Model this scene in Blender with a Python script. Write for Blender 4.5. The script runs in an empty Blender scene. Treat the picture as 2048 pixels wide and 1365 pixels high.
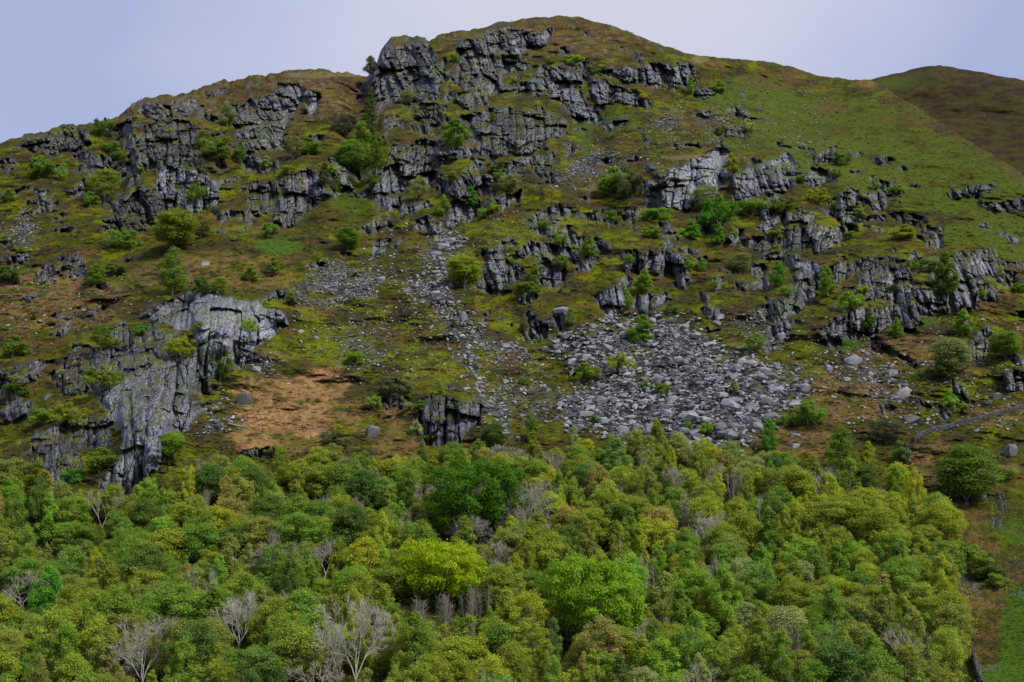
import bpy, bmesh, math, random
import numpy as np
from mathutils import Vector, Euler, Matrix

random.seed(7)
rng = np.random.default_rng(11)
scene = bpy.context.scene
COL = scene.collection

# ------------------------------------------------------------------ camera, sky, sun, exposure
CAMZ = 30.0
FPX = 2813.0                      # focal length in pixels of the 2048 px wide photograph
PITCH = math.radians(11.6)
cam_d = bpy.data.cameras.new('camera')
cam_d.lens_unit = 'MILLIMETERS'
cam_d.sensor_width = 36.0
cam_d.lens = 36.0 * FPX / 2048.0
cam_d.clip_start = 1.0
cam_d.clip_end = 20000.0
cam = bpy.data.objects.new('camera', cam_d)
COL.objects.link(cam)
cam.location = (0, 0, CAMZ)
cam.rotation_euler = (math.pi / 2 + PITCH, 0, 0)
scene.camera = cam

SUN_EL, SUN_AZ = math.radians(47), math.radians(132)   # azimuth clockwise from +Y (view direction)
world = bpy.data.worlds.new('World')
scene.world = world
world.use_nodes = True
wn, wl = world.node_tree.nodes, world.node_tree.links
wn.clear()
w_out = wn.new('ShaderNodeOutputWorld')
w_bg = wn.new('ShaderNodeBackground')
w_bg.inputs['Strength'].default_value = 1.0
sky = wn.new('ShaderNodeTexSky')
sky.sky_type = 'NISHITA'
sky.sun_disc = False
sky.sun_elevation = SUN_EL
sky.sun_rotation = SUN_AZ
sky_s = wn.new('ShaderNodeVectorMath'); sky_s.operation = 'SCALE'
sky_s.inputs['Scale'].default_value = 0.10
wl.new(sky.outputs[0], sky_s.inputs[0])
# thin high cloud veil over the blue, uneven in broad soft masses
tc = wn.new('ShaderNodeTexCoord')
mp = wn.new('ShaderNodeMapping'); mp.inputs['Scale'].default_value = (1.0, 1.0, 2.2)
mp.inputs['Location'].default_value = (0.35, 0.1, 0.2)
nz = wn.new('ShaderNodeTexNoise'); nz.inputs['Scale'].default_value = 2.3
nz.inputs['Detail'].default_value = 3.0; nz.inputs['Roughness'].default_value = 0.45
wl.new(tc.outputs['Generated'], mp.inputs['Vector'])
wl.new(mp.outputs[0], nz.inputs['Vector'])
# the veil is thickest in one broad mass behind the hill and thinner to either side
sep = wn.new('ShaderNodeSeparateXYZ'); wl.new(tc.outputs['Generated'], sep.inputs[0])
sq = wn.new('ShaderNodeMath'); sq.operation = 'MULTIPLY'
off = wn.new('ShaderNodeMath'); off.operation = 'SUBTRACT'; off.inputs[1].default_value = 0.03
wl.new(sep.outputs['X'], off.inputs[0])
wl.new(off.outputs[0], sq.inputs[0]); wl.new(off.outputs[0], sq.inputs[1])
sc2 = wn.new('ShaderNodeMath'); sc2.operation = 'MULTIPLY'; sc2.inputs[1].default_value = -5.5
wl.new(sq.outputs[0], sc2.inputs[0])
add = wn.new('ShaderNodeMath'); add.operation = 'ADD'
wl.new(nz.outputs['Fac'], add.inputs[0]); wl.new(sc2.outputs[0], add.inputs[1])
cr = wn.new('ShaderNodeMapRange'); cr.clamp = True
cr.inputs['From Min'].default_value = 0.05; cr.inputs['From Max'].default_value = 0.55
cr.inputs['To Min'].default_value = 0.15; cr.inputs['To Max'].default_value = 0.95
wl.new(add.outputs[0], cr.inputs['Value'])
mix = wn.new('ShaderNodeMix'); mix.data_type = 'RGBA'
mix.inputs['B'].default_value = (0.64, 0.655, 0.79, 1)
wl.new(cr.outputs[0], mix.inputs['Factor'])
thin = wn.new('ShaderNodeMix'); thin.data_type = 'RGBA'; thin.inputs['Factor'].default_value = 0.75
thin.inputs['B'].default_value = (0.42, 0.49, 0.80, 1)
wl.new(sky_s.outputs[0], thin.inputs['A'])
wl.new(thin.outputs['Result'], mix.inputs['A'])
wl.new(mix.outputs['Result'], w_bg.inputs['Color'])
wl.new(w_bg.outputs[0], w_out.inputs['Surface'])

sun_d = bpy.data.lights.new('sun', 'SUN')
sun_d.energy = 4.1
sun_d.angle = math.radians(12)
sun_d.color = (1.0, 0.95, 0.86)
sun = bpy.data.objects.new('sun', sun_d)
COL.objects.link(sun)
to_sun = Vector((math.sin(SUN_AZ) * math.cos(SUN_EL), math.cos(SUN_AZ) * math.cos(SUN_EL), math.sin(SUN_EL)))
sun.rotation_euler = to_sun.to_track_quat('Z', 'Y').to_euler()
sun.location = to_sun * 500

scene.view_settings.view_transform = 'Standard'
scene.view_settings.look = 'None'
scene.view_settings.exposure = 0.0
scene.view_settings.gamma = 1.0
scene.view_settings.use_curve_mapping = False
try:
    scene.cycles.max_bounces = 7
    scene.cycles.diffuse_bounces = 4
    scene.cycles.transmission_bounces = 4
    scene.cycles.transparent_max_bounces = 4
except Exception:
    pass

# ------------------------------------------------------------------ small numpy noise library
_T = rng.random((256, 256))
_T2 = rng.random((256, 256))
_T3 = rng.random((256, 256))
def vnoise(a, b, seed=0):
    a = a + seed * 17.31; b = b + seed * 9.77
    ia = np.floor(a).astype(np.int64); ib = np.floor(b).astype(np.int64)
    fa = a - ia; fb = b - ib
    fa = fa * fa * (3 - 2 * fa); fb = fb * fb * (3 - 2 * fb)
    s = seed * 37
    g = lambda i, j: _T[(i + s) & 255, (j + s * 3) & 255]
    return (g(ia, ib) * (1 - fa) + g(ia + 1, ib) * fa) * (1 - fb) + (g(ia, ib + 1) * (1 - fa) + g(ia + 1, ib + 1) * fa) * fb
def fbm(a, b, octv=4, seed=0, rough=0.5):
    out = 0; amp = 1; tot = 0
    for k in range(octv):
        out = out + amp * vnoise(a, b, seed + k * 5 + 1); tot += amp
        a = a * 2.03 + 3.1; b = b * 2.03 + 1.7; amp *= rough
    return out / tot
def worley(a, b, seed=0, jit=0.85):
    ia = np.floor(a).astype(np.int64); ib = np.floor(b).astype(np.int64)
    f1 = np.full(a.shape, 9.0); f2 = np.full(a.shape, 9.0)
    idv = np.zeros(a.shape); da = np.zeros(a.shape); db = np.zeros(a.shape)
    for di in (-1, 0, 1):
        for dj in (-1, 0, 1):
            ci, cj = ia + di, ib + dj
            u = (ci + seed * 13) & 255; v = (cj + seed * 29) & 255
            pa = ci + 0.5 + jit * (_T[u, v] - 0.5); pb = cj + 0.5 + jit * (_T2[u, v] - 0.5)
            ea, eb = a - pa, b - pb
            d = np.sqrt(ea * ea + eb * eb)
            near = d < f1
            f2 = np.where(near, f1, np.minimum(f2, d))
            f1 = np.where(near, d, f1)
            idv = np.where(near, _T3[u, v], idv)
            da = np.where(near, ea, da); db = np.where(near, eb, db)
    return f1, f2, idv, da, db
def sstep(a, b, x):
    t = np.clip((x - a) / (b - a), 0, 1)
    return t * t * (3 - 2 * t)
def blur(A, s, axis):
    r = int(3 * s + 1); k = np.exp(-0.5 * (np.arange(-r, r + 1) / s) ** 2); k /= k.sum()
    A = np.moveaxis(A, axis, -1)
    P = np.concatenate([np.repeat(A[..., :1], r, -1), A, np.repeat(A[..., -1:], r, -1)], -1)
    n = P.shape[-1]; m = 1 << int(math.ceil(math.log2(n + 2 * r + 1)))
    F = np.fft.irfft(np.fft.rfft(P, m, axis=-1) * np.fft.rfft(k, m), m, axis=-1)
    out = F[..., 2 * r:2 * r + A.shape[-1]]
    return np.moveaxis(out, -1, axis)
def poly_sd(px, py, poly):
    """signed distance (positive inside) to a polygon"""
    n = len(poly); d = np.full(px.shape, 1e9); ins = np.zeros(px.shape, bool)
    for i in range(n):
        x0, y0 = poly[i]; x1, y1 = poly[(i + 1) % n]
        ex, ey = x1 - x0, y1 - y0; L = ex * ex + ey * ey + 1e-9
        t = np.clip(((px - x0) * ex + (py - y0) * ey) / L, 0, 1)
        d = np.minimum(d, (px - x0 - t * ex) ** 2 + (py - y0 - t * ey) ** 2)
        cond = (y0 > py) != (y1 > py)
        xs = x0 + (py - y0) * ex / (ey if abs(ey) > 1e-9 else 1e-9)
        ins ^= cond & (px < xs)
    d = np.sqrt(d)
    return np.where(ins, d, -d)

# ------------------------------------------------------------------ where things are on the hillside
# skyline of the near hill, px of the photograph
SKY_X = [-1500, -600, -120, 0, 60, 130, 180, 245, 275, 345, 380, 430, 480, 560, 620, 680, 715, 735, 752, 762, 785, 815, 850, 858, 890, 950, 1010, 1060, 1110, 1150, 1200, 1250, 1300, 1350, 1385, 1400, 1450, 1500, 1540, 1590, 1640, 1690, 1735, 1765, 1800, 1850, 1920, 1985, 2048, 2200, 2600, 3500]
SKY_Y = [700, 430, 312, 287, 268, 251, 247, 228, 201, 190, 181, 166, 156, 146, 139, 143, 150, 152, 128, 100, 76, 71, 73, 80, 66, 58, 44, 38, 32, 34, 45, 60, 82, 99, 110, 113, 117, 121, 124, 136, 152, 158, 160, 172, 197, 226, 272, 310, 352, 450, 640, 900]
def skyline(x): return np.interp(x, SKY_X, SKY_Y)

CRAGS = [  # label, pale (0 dark .. 1 pale), polygons
("grey cliff band on the skyline at the far left end of the hill", .35, [[(20,300),(70,270),(178,248),(176,292),(140,305),(75,306)]]),
("narrow vertical rock rib below the left skyline with a shadowed slot beside it", .6, [[(244,240),(264,232),(276,300),(296,345),(286,345),(262,300),(246,298)]]),
("blocky rock step on the left skyline where the ridge rises", .45, [[(272,203),(340,213),(342,240),(290,240)]]),
("pale round topped outcrop between heather left of the thin birch", .6, [[(350,197),(386,195),(397,225),(376,238),(350,226)]]),
("heather streaked purple crag in the middle of the left hill", .2, [[(287,250),(330,240),(400,250),(415,330),(330,335),(290,345),(275,300)]]),
("broad pale vertical face at the foot of the left hill's crag with shrubs on it", .65, [[(315,335),(350,328),(415,345),(438,370),(432,410),(395,427),(340,420),(318,400)]]),
("black lower face on the left hill above the domed green shrub", .12, [[(265,385),(330,380),(330,430),(280,467),(205,460),(203,440),(240,415)]]),  # dark tone over the whole face
("squat slab sided outcrop left of the dark gully on the left hill", .35, [[(212,335),(250,328),(250,350),(225,370),(213,365)]]),
("tall grey curtain of rock below the top of the left hill", .5, [[(470,220),(540,185),(605,160),(607,200),(580,240),(560,290),(525,307),(480,290),(465,250)]]),
("small pale outcrop on brown heather near the top of the left hill", .6, [[(612,180),(655,190),(640,205),(618,240),(612,200)]]),
("rounded grey knob under the tall curtain of rock", .6, [[(480,310),(530,320),(530,345),(495,350),(480,335)]]),
("wide slabby face right of the mossy slope on the left hill", .4, [[(500,370),(555,358),(558,415),(530,425),(492,415)]]),
("long columned cliff beside the gully that splits the two hills", .4, [[(575,345),(620,338),(650,358),(640,410),(600,440),(560,465),(548,440),(560,400)]]),
("pale pillar on the left edge of the wooded gully", .6, [[(660,345),(695,335),(702,380),(670,400)]]),
("small dark outcrop under the left skyline cliff", .3, [[(108,335),(130,335),(128,352),(110,350)]]),
("short pair of grey blocks left of the tall yellow shrub", .3, [[(152,365),(178,360),(172,395),(155,394)]]),
("low grey outcrop at the left edge of the hill", .35, [[(-20,385),(15,383),(18,400),(-20,402)]]),
("little grey tooth of rock below the round green shrub near the left edge", .4, [[(72,378),(92,378),(88,402),(75,400)]]),
("cluster of jointed blocks below the scree streak at far left", .3, [[(118,515),(160,503),(168,530),(190,560),(140,560),(120,540)],[(70,545),(100,525),(110,560),(75,570)]]),
("big square tower of rock at the left top of the summit hill", .45, [[(742,133),(765,98),(785,75),(850,72),(858,90),(872,112),(895,150),(870,200),(812,214),(740,208),(740,170)]]),
("rock bands under the summit with pale rounded blocks", .5, [[(915,80),(1010,62),(1100,62),(1088,88),(1042,110),(1000,100),(990,120),(1055,120),(1060,140),(1030,146),(918,146),(912,110)]]),
("broken ribs of rock right of the grass gully below the summit", .45, [[(915,165),(960,142),(992,135),(985,172),(955,178),(928,188),(915,176)]]),
("long leaning ridge of rock columns down the middle of the summit hill", .55, [[(1070,145),(1100,133),(1142,135),(1166,165),(1172,237),(1148,242),(1130,215),(1090,187),(1035,192),(1035,172)]]),
("small pale block just above the leaning ridge", .65, [[(1145,120),(1176,122),(1172,143),(1150,141)]]),
("scalloped face right of the leaning ridge under a grass shelf", .5, [[(1182,165),(1215,165),(1278,187),(1265,211),(1230,207),(1195,217),(1186,185)]]),
("long pale wall under the right shoulder of the summit with an overhang at its end", .65, [[(1195,150),(1225,138),(1310,132),(1392,130),(1392,165),(1375,182),(1335,178),(1300,176),(1250,160)]]),
("fan shaped pale outcrop alone on grass below the right shoulder", .5, [[(1200,242),(1257,235),(1242,255),(1210,262)]]),
("dark heather clad rocks in the upper left of the summit hill", .15, [[(840,203),(890,215),(872,265),(830,272),(818,255)]]),
("broad purple tier of broken rock across the middle of the summit hill", .3, [[(908,228),(960,220),(1060,215),(1132,240),(1142,265),(1100,278),(1060,307),(1000,312),(920,312),(908,280)]]),
("domed crag with heather ledges above the lit birch", .4, [[(780,292),(830,280),(880,290),(878,330),(850,350),(800,325),(772,330)]]),
("large rounded foot of the summit crag with vertical cracks", .6, [[(758,342),(800,322),(830,330),(872,345),(862,377),(812,377),(795,412),(755,427),(738,400),(744,360)]]),
("row of grey pillars above the upper mossy slope", .45, [[(995,325),(1060,315),(1112,305),(1102,337),(1080,349),(1030,347),(995,345)]]),
("dark tier of jointed rock above the vivid green bush", .3, [[(875,360),(920,345),(1002,347),(990,392),(960,402),(900,395),(878,385)]]),
("grey cliff toe directly above the upper boulder chute", .5, [[(900,402),(960,390),(970,420),(940,450),(890,456)]]),
("leaning grey slabs right of the upper boulder chute", .6, [[(985,407),(1042,380),(1037,405),(1010,417),(990,432)]]),
("upright grey block on moss under the lit birch", .55, [[(830,440),(858,437),(855,462),(832,462)]]),
("small ledged outcrop at the foot of the lit birch", .35, [[(800,415),(838,410),(830,435),(805,432)]]),
("pale sloping outcrop under shrubs left of the upper bushes", .5, [[(1070,430),(1120,408),(1142,425),(1110,462),(1075,460)]]),
("small grey pillar below the big green bush", .5, [[(1215,420),(1240,418),(1234,450),(1218,452)]]),
("tall pale streaked wall at the centre right with a dark foot", .85, [[(1286,362),(1325,360),(1340,342),(1400,310),(1452,296),(1462,320),(1458,367),(1430,387),(1395,392),(1385,418),(1345,422),(1290,416)]]),
("wide overhanging pale wall right of the bright bush in the cleft", .75, [[(1468,350),(1520,325),(1582,305),(1596,330),(1594,377),(1530,387),(1500,402),(1465,392)]]),
("low rounded crag continuing right of the wide pale wall", .5, [[(1602,350),(1640,335),(1674,345),(1668,367),(1630,372),(1600,364)]]),
("jumbled small crag on grass above the low rounded crag", .5, [[(1628,302),(1672,298),(1688,325),(1630,330)]]),
("long shallow band of pale rock under the row of green trees", .6, [[(1525,437),(1612,418),(1628,435),(1610,447),(1560,447),(1535,467),(1500,462)]]),
("leaning triangular crag right of the olive tree", .5, [[(1658,405),(1695,378),(1717,400),(1722,442),(1685,452),(1665,430)]]),
("low grey outcrop on the upper right grass slope", .45, [[(1745,360),(1790,363),(1803,390),(1765,392)]]),
("pair of faint grey outcrops high on the right grass slope", .35, [[(1935,375),(1990,368),(1972,390),(1940,396)]]),
("mossed rock band at the right edge of the grass slope", .35, [[(1972,410),(2080,393),(2080,420),(1980,420)]]),
("rounded grey horn of rock standing up from moss at right", .6, [[(1850,460),(1882,453),(1884,492),(1855,502)]]),
("small boulder like outcrop under the row of trees", .55, [[(1463,462),(1492,455),(1487,484),(1465,487)]]),
("dark rocks on the slope below the pale stone heap", .25, [[(1435,260),(1490,250),(1502,276),(1440,277)]]),
("low dark outcrops at the right end of the brown bank", .35, [[(1348,290),(1400,280),(1402,300),(1350,302)]]),
("small shelf of rock below the overhang on the shoulder", .4, [[(1385,183),(1437,178),(1432,197),(1390,195)]]),
("broad crag with rounded columns below the grey horn", .55, [[(1715,547),(1760,532),(1822,542),(1827,617),(1790,612),(1718,602)]]),
("large pillared crag at the right with ivy green shrubs", .55, [[(1868,522),(1920,508),(1992,498),(2002,530),(1977,562),(1962,592),(1947,617),(1890,627),(1850,627),(1828,600),(1825,580),(1870,570)]]),
("stepped pale face below the broad crag", .55, [[(1705,627),(1730,618),(1790,610),(1787,652),(1750,667),(1700,682),(1658,677),(1663,650)]]),
("small square crag with pale rubble on top", .45, [[(1576,567),(1630,553),(1630,607),(1600,617),(1573,612)]]),
("tall leaning crag near the right edge", .4, [[(1945,662),(1985,648),(1997,680),(1962,727),(1938,722)]]),
("pale face with trees in the middle of the right slopes", .55, [[(1500,537),(1537,528),(1522,557),(1500,558)]]),
("small rock ledge left of the pale face", .45, [[(1386,520),(1410,516),(1407,539),(1390,540)]]),
("little upright rock post on moss", .6, [[(1430,555),(1447,553),(1447,582),(1430,582)]]),
("wide broken band of grey rock under two bushes at centre", .6, [[(1028,497),(1080,480),(1130,488),(1162,510),(1157,532),(1100,517),(1030,512)]]),
("rounded pale crag right of the yellow green tree", .6, [[(948,572),(970,530),(1000,520),(1047,524),(1042,557),(1015,577),(1000,587),(950,584)]]),
("split grey crag right of the rounded pale crag", .55, [[(1065,537),(1130,538),(1137,560),(1110,579),(1080,572)]]),
("long tilted slab crag left of the thorn covered bank", .5, [[(1253,522),(1275,498),(1310,508),(1340,498),(1377,520),(1372,547),(1310,552),(1255,547)]]),
("fan shaped crag above the main scree with a pointed foot", .6, [[(1180,592),(1215,580),(1250,560),(1267,550),(1252,590),(1247,622),(1225,639),(1205,622)]]),
("ledge of grey rock right of the fan shaped crag", .45, [[(1253,602),(1290,590),(1352,590),(1322,622),(1280,632)]]),
("short crag beneath the round bush at centre", .55, [[(1033,587),(1080,583),(1082,607),(1040,605)]]),
("undercut dark rock pile above the middle stones", .4, [[(1043,657),(1070,638),(1102,645),(1097,682),(1050,682)]]),
("rock stub with boulders balanced on top at centre", .6, [[(1108,617),(1137,620),(1147,652),(1113,657)]]),
("dark fluted buttress standing just above the wood", .35, [[(828,802),(880,790),(942,795),(972,822),(962,852),(932,867),(917,892),(880,897),(850,887),(836,850)]]),
("small grey crag left of the boulder chute", .5, [[(743,492),(775,483),(772,510),(748,514)]]),
("half buried brown rock above the fluted buttress", .5, [[(880,765),(915,768),(922,782),(890,780)]]),
("dark ledges under the grey green bush", .2, [[(748,797),(790,790),(822,800),(800,817),(760,812)]]),
("huge smooth pale buttress crowned with a rounded slab above the orange bracken", .84, [[(300,640),(325,618),(372,582),(410,575),(452,592),(482,600),(522,610),(562,620),(582,652),(550,667),(530,682),(502,712),(482,737),(462,722),(455,760),(400,752),(385,725),(395,690),(380,660),(345,655)]]),
("rounded grey boss left of the huge pale buttress", .5, [[(213,657),(250,646),(270,680),(267,702),(220,692)]]),
("little pale outcrop on the grassy rake left of the buttresses", .55, [[(208,707),(240,705),(250,728),(212,732)]]),
("lower blocky buttress running down into the wood below the pale one", .76, [[(232,762),(250,735),(290,730),(335,706),(352,690),(392,728),(402,757),(384,776),(390,820),(380,857),(347,867),(322,942),(305,947),(250,990),(188,978),(215,940),(250,910),(240,870),(220,835),(190,795),(215,785)]]),
("black shadowed face on the left of the buttresses", .08, [[(116,742),(150,688),(182,683),(187,720),(177,782),(125,792)]]),  # shade on this side is put into the rock colour as a near-black tone
("dark lower tiers of rock going down left into the trees", .3, [[(170,832),(217,845),(222,892),(162,902),(150,962),(110,992),(68,930),(63,870),(100,850)]]),
("grey rock at the left edge above the wood", .3, [[(-30,747),(40,733),(22,770),(-30,777)]]),
("dark slanting outcrop left of the fine scree", .25, [[(524,602),(540,580),(577,571),(570,592),(535,607)]]),
("low dark rock just above the trees under the bracken", .3, [[(478,902),(540,893),(547,918),(490,917)]]),
("mossy rock face by the lower right corner meadow", .08, [[(1985,1112),(2080,1108),(2080,1205),(2000,1182),(1983,1142)]]),
("dark rounded rock beside the big tree at lower right", .25, [[(1975,990),(2012,983),(2012,1018),(1980,1022)]]),
("grey rock hump at the right edge above the stone wall", .5, [[(2015,747),(2080,745),(2080,792),(2018,782)]]),
("dark upright outcrop left of the stone wall's end", .35, [[(1900,790),(1930,787),(1927,832),(1902,827)]]),
("mossy broken tiers of rock filling the gap between the two buttresses", .5, [[(170,775),(180,703),(250,690),(300,648),(345,655),(380,690),(335,714),(290,732),(240,764),(205,792)]]),
("rubbly band of small crags below the olive tree at right", .45, [[(1470,478),(1530,470),(1600,452),(1690,455),(1700,480),(1640,500),(1560,505),(1490,500)]]),
("broken rocks between the small square crag and the pillared crag", .4, [[(1632,540),(1720,520),(1850,510),(1870,535),(1830,548),(1760,530),(1700,560),(1640,575)]]),
]
# zones with many small outcrops: cx, cy, rx, ry, weight
ZONES = [(330,330,330,150,.72),(560,250,150,120,.35),(960,230,230,190,.9),(1180,150,220,70,.35),(1480,420,330,120,.72),(1760,560,330,120,.8),
         (1130,520,260,110,.72),(900,400,200,70,.4),(110,500,130,90,.4),(250,800,200,200,.65),(60,900,110,120,.5),(1330,560,250,80,.62),(2000,1120,90,110,.5),(1880,830,200,60,.35),(1450,240,140,60,.3),
         (700,520,160,70,.3),(1980,690,120,90,.65),(640,350,90,110,.4),(1940,150,130,40,.25)]
SCREE = [  # poly, density, small size (m), label of the patch
("main", [(1085,700),(1130,670),(1180,645),(1290,632),(1350,632),(1425,690),(1480,715),(1600,738),(1615,770),(1585,820),(1520,850),(1495,895),(1330,885),(1140,860),(1100,810),(1180,765),(1150,730)], 1.0, 1.15, "the main scree"),
("side", [(1460,640),(1560,630),(1575,690),(1530,705),(1480,690)], .45, .7, "the side patch of the scree"),
("fine", [(585,600),(640,548),(665,530),(700,545),(760,570),(715,602),(650,600)], 1.3, .55, "the fine scree"),
("chute", [(858,480),(900,455),(925,480),(905,520),(900,575),(910,610),(880,640),(860,620),(820,595),(805,570),(850,540)], .9, 1.0, "the boulder chute"),
("chute2", [(880,620),(925,640),(965,670),(950,700),(975,790),(1015,830),(1040,880),(1010,880),(965,800),(925,730),(905,680)], .8, .95, "the lower boulder chute"),
("mid", [(960,690),(1060,682),(1065,720),(980,712)], .6, .8, "the middle stones"),
("mid2", [(990,770),(1100,740),(1130,800),(1060,850),(1000,810)], .3, .7, "the thin stones left of the main scree"),
("heap", [(1085,372),(1130,348),(1165,312),(1190,298),(1250,320),(1190,345),(1130,362)], 1.0, .7, "the upper stone heap"),
("foot", [(412,800),(440,793),(452,840),(482,848),(455,872),(430,885),(410,870)], .8, .8, "the stones left of the bracken"),
("foot2", [(485,722),(550,713),(558,742),(500,745)], .6, .6, "the stones above the bracken"),
("right", [(1640,722),(1740,695),(1800,750),(1830,785),(1790,812),(1740,790)], .35, .85, "the scattered stones right of the scree"),
("farleft", [(20,470),(55,433),(70,450),(55,485),(25,490)], .9, .6, "the scree streak at far left"),
("knoll2", [(1315,242),(1335,233),(1356,240),(1350,250),(1320,250)], 1.3, .8, "the lone pale stone heap on the upper slope"),
("knoll", [(1395,238),(1435,228),(1455,255),(1420,262)], .6, .7, "the stones on the upper slope"),
("left", [(700,560),(790,500),(800,520),(750,600)], .3, .7, "the stones right of the fine scree"),
("left2", [(680,680),(760,660),(770,730),(690,740)], .3, .7, "the stones above the grey green bush"),
("strew", [(560,640),(900,600),(1000,680),(1100,720),(1000,840),(900,760),(700,760),(600,700)], .12, .6, "the strewn stones in mid slope"),
("strewr", [(1600,640),(2040,640),(2040,860),(1700,860),(1600,800)], .10, .7, "the strewn stones at right"),
("strewl", [(0,540),(300,540),(330,620),(60,700),(0,690)], .07, .6, "the strewn stones at left"),
("strewt", [(1190,230),(1640,160),(1680,330),(1300,350)], .07, .7, "the strewn stones on the upper slope"),
("strewc", [(700,440),(1060,420),(1080,500),(900,600),(720,560)], .07, .7, "the strewn stones by the chute"),
]
def in_poly(x, y, poly):
    ins = False
    for i in range(len(poly)):
        x0, y0 = poly[i]; x1, y1 = poly[(i + 1) % len(poly)]
        if (y0 > y) != (y1 > y) and x < x0 + (y - y0) * (x1 - x0) / (y1 - y0): ins = not ins
    return ins

# ------------------------------------------------------------------ the near hillside as one grid of real points
STEP = 1.9
xs_mid = np.arange(-110, 2160, STEP)
xs = np.concatenate([-110 - np.cumsum(np.geomspace(4, 160, 28))[::-1], xs_mid, 2160 + np.cumsum(np.geomspace(4, 160, 28))])
NC = len(xs)
NR_UP = 470
y_low = np.concatenate([np.linspace(1620, 1380, 14, endpoint=False), np.linspace(1380, 1000, 100, endpoint=False)])
NLOW = len(y_low)
sky_y = skyline(xs)
# a little raggedness of the skyline where rocks and heather stand against the sky
jag = (fbm(xs / 14.0, xs * 0, 4, 3) - .5) * 13 * np.interp(xs, [0, 700, 1100, 1300, 1400, 1700, 2000], [1, 1, .7, .4, .35, .5, .7])
sky_y = sky_y + jag
t = np.linspace(0, 1, NR_UP)
Yup = 1000 + (np.minimum(sky_y, 990)[None, :] - 1000) * t[:, None]
Ygrid = np.concatenate([np.repeat(y_low[:, None], NC, 1), Yup], 0)
Xgrid = np.repeat(xs[None, :], Ygrid.shape[0], 0)
NR = Ygrid.shape[0]
def base_depth(X, Y):
    D = np.interp(-Y, [-1800, -1620, -1500, -1365, -1130, -900, -700, -500, -300, -160, -35, 60], [190, 205, 226, 250, 305, 374, 440, 521, 609, 690, 758, 800])
    g = lambda cx, cy, rx, ry: np.exp(-((X - cx) / rx) ** 2 - ((Y - cy) / ry) ** 2)
    ridx = np.clip(((X - 90) * 470 + (Y - 1000) * -410) / (470. ** 2 + 410. ** 2), 0, 1)
    rd = np.sqrt((X - 90 - 470 * ridx) ** 2 + (Y - 1000 + 410 * ridx) ** 2)
    D = D - 12 * np.exp(-(rd / 105) ** 2) - 26 * g(305, 850, 75, 120) - 24 * g(450, 655, 85, 75) + 10 * g(385, 740, 26, 40)
    D = D - 14 * g(330, 800, 170, 210) - 16 * g(900, 840, 90, 60) - 10 * g(1330, 370, 170, 80) - 10 * g(900, 130, 170, 130)
    D = D + 34 * g(715, 240, 34, 140) + 70 * g(1620, 150, 200, 130) + 20 * g(230, 330, 26, 90) - 14 * g(1910, 560, 120, 80)
    D = D - 10 * g(400, 640, 110, 60) - 14 * g(1000, 300, 140, 110) + 16 * g(1190, 330, 60, 120) - 12 * g(1750, 600, 200, 70)
    D = D - 12 * g(330, 280, 160, 110) + 22 * g(1150, 760, 300, 90)
    return D
D0 = base_depth(Xgrid, Ygrid)
D0 = blur(D0, 9, 0)
def ray(X, Y):
    cx = (X - 1024) / FPX; cy = (682.5 - Y) / FPX
    dy = math.cos(PITCH) - cy * math.sin(PITCH)
    dz = math.sin(PITCH) + cy * math.cos(PITCH)
    return cx / dy, dz / dy          # x and z per metre of y
rx, rz = ray(Xgrid, Ygrid)
A = D0 * rx; B = D0 * rz             # metres across and up on the base slope
MPP = D0 / FPX                       # metres per photo pixel

# rock mask
edge = (fbm(Xgrid / 16, Ygrid / 22, 4, 21) - .5) * 26
mask = np.zeros_like(D0); crag_id = np.full(D0.shape, -1, int); pale = np.full(D0.shape, .4)
for k, (lab, pl, polys) in enumerate(CRAGS):
    for poly in polys:
        px = [p[0] for p in poly]; py = [p[1] for p in poly]
        i0, i1 = np.searchsorted(xs, [min(px) - 14, max(px) + 14])
        if i1 <= i0: continue
        sub = (slice(0, NR), slice(i0, i1))
        YY = Ygrid[sub]; rows = np.where((YY.min(1) < max(py) + 14) & (YY.max(1) > min(py) - 14))[0]
        if len(rows) == 0: continue
        sub = (slice(rows[0], rows[-1] + 1), slice(i0, i1))
        sd = poly_sd(Xgrid[sub], Ygrid[sub], poly) + edge[sub]
        m = sstep(-2.5, 3.0, sd)
        better = m > mask[sub]
        crag_id[sub] = np.where((sd > 0) & better, k, crag_id[sub])
        pale[sub] = np.where(better & (m > .2), pl, pale[sub])
        mask[sub] = np.maximum(mask[sub], m)
W = np.zeros_like(D0)
for cx, cy, ax, ay, w in ZONES:
    W = np.maximum(W, w * np.exp(-(((Xgrid - cx) / ax) ** 2 + ((Ygrid - cy) / ay) ** 2) * 1.1))
small = fbm(A / 7.0 + .6 * fbm(A / 4, B / 4, 3, 40), B / 8.5, 4, 31, .55)
small_m = sstep(0.0, .035, small - (.70 - .22 * W)) * (W > .08)
ledge_break = fbm(A / 14, B / 1.9, 3, 77)          # grassy ledges that cross the crags
mask_c = mask * (1 - .6 * sstep(.62, .72, ledge_break) * np.clip(1.1 - pale, 0, 1))
rock = np.maximum(mask_c, small_m * .95)
rock[Ygrid > 1230] = 0
rock *= sstep(0, 5, (Ygrid - sky_y[None, :]) + 3)

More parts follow.
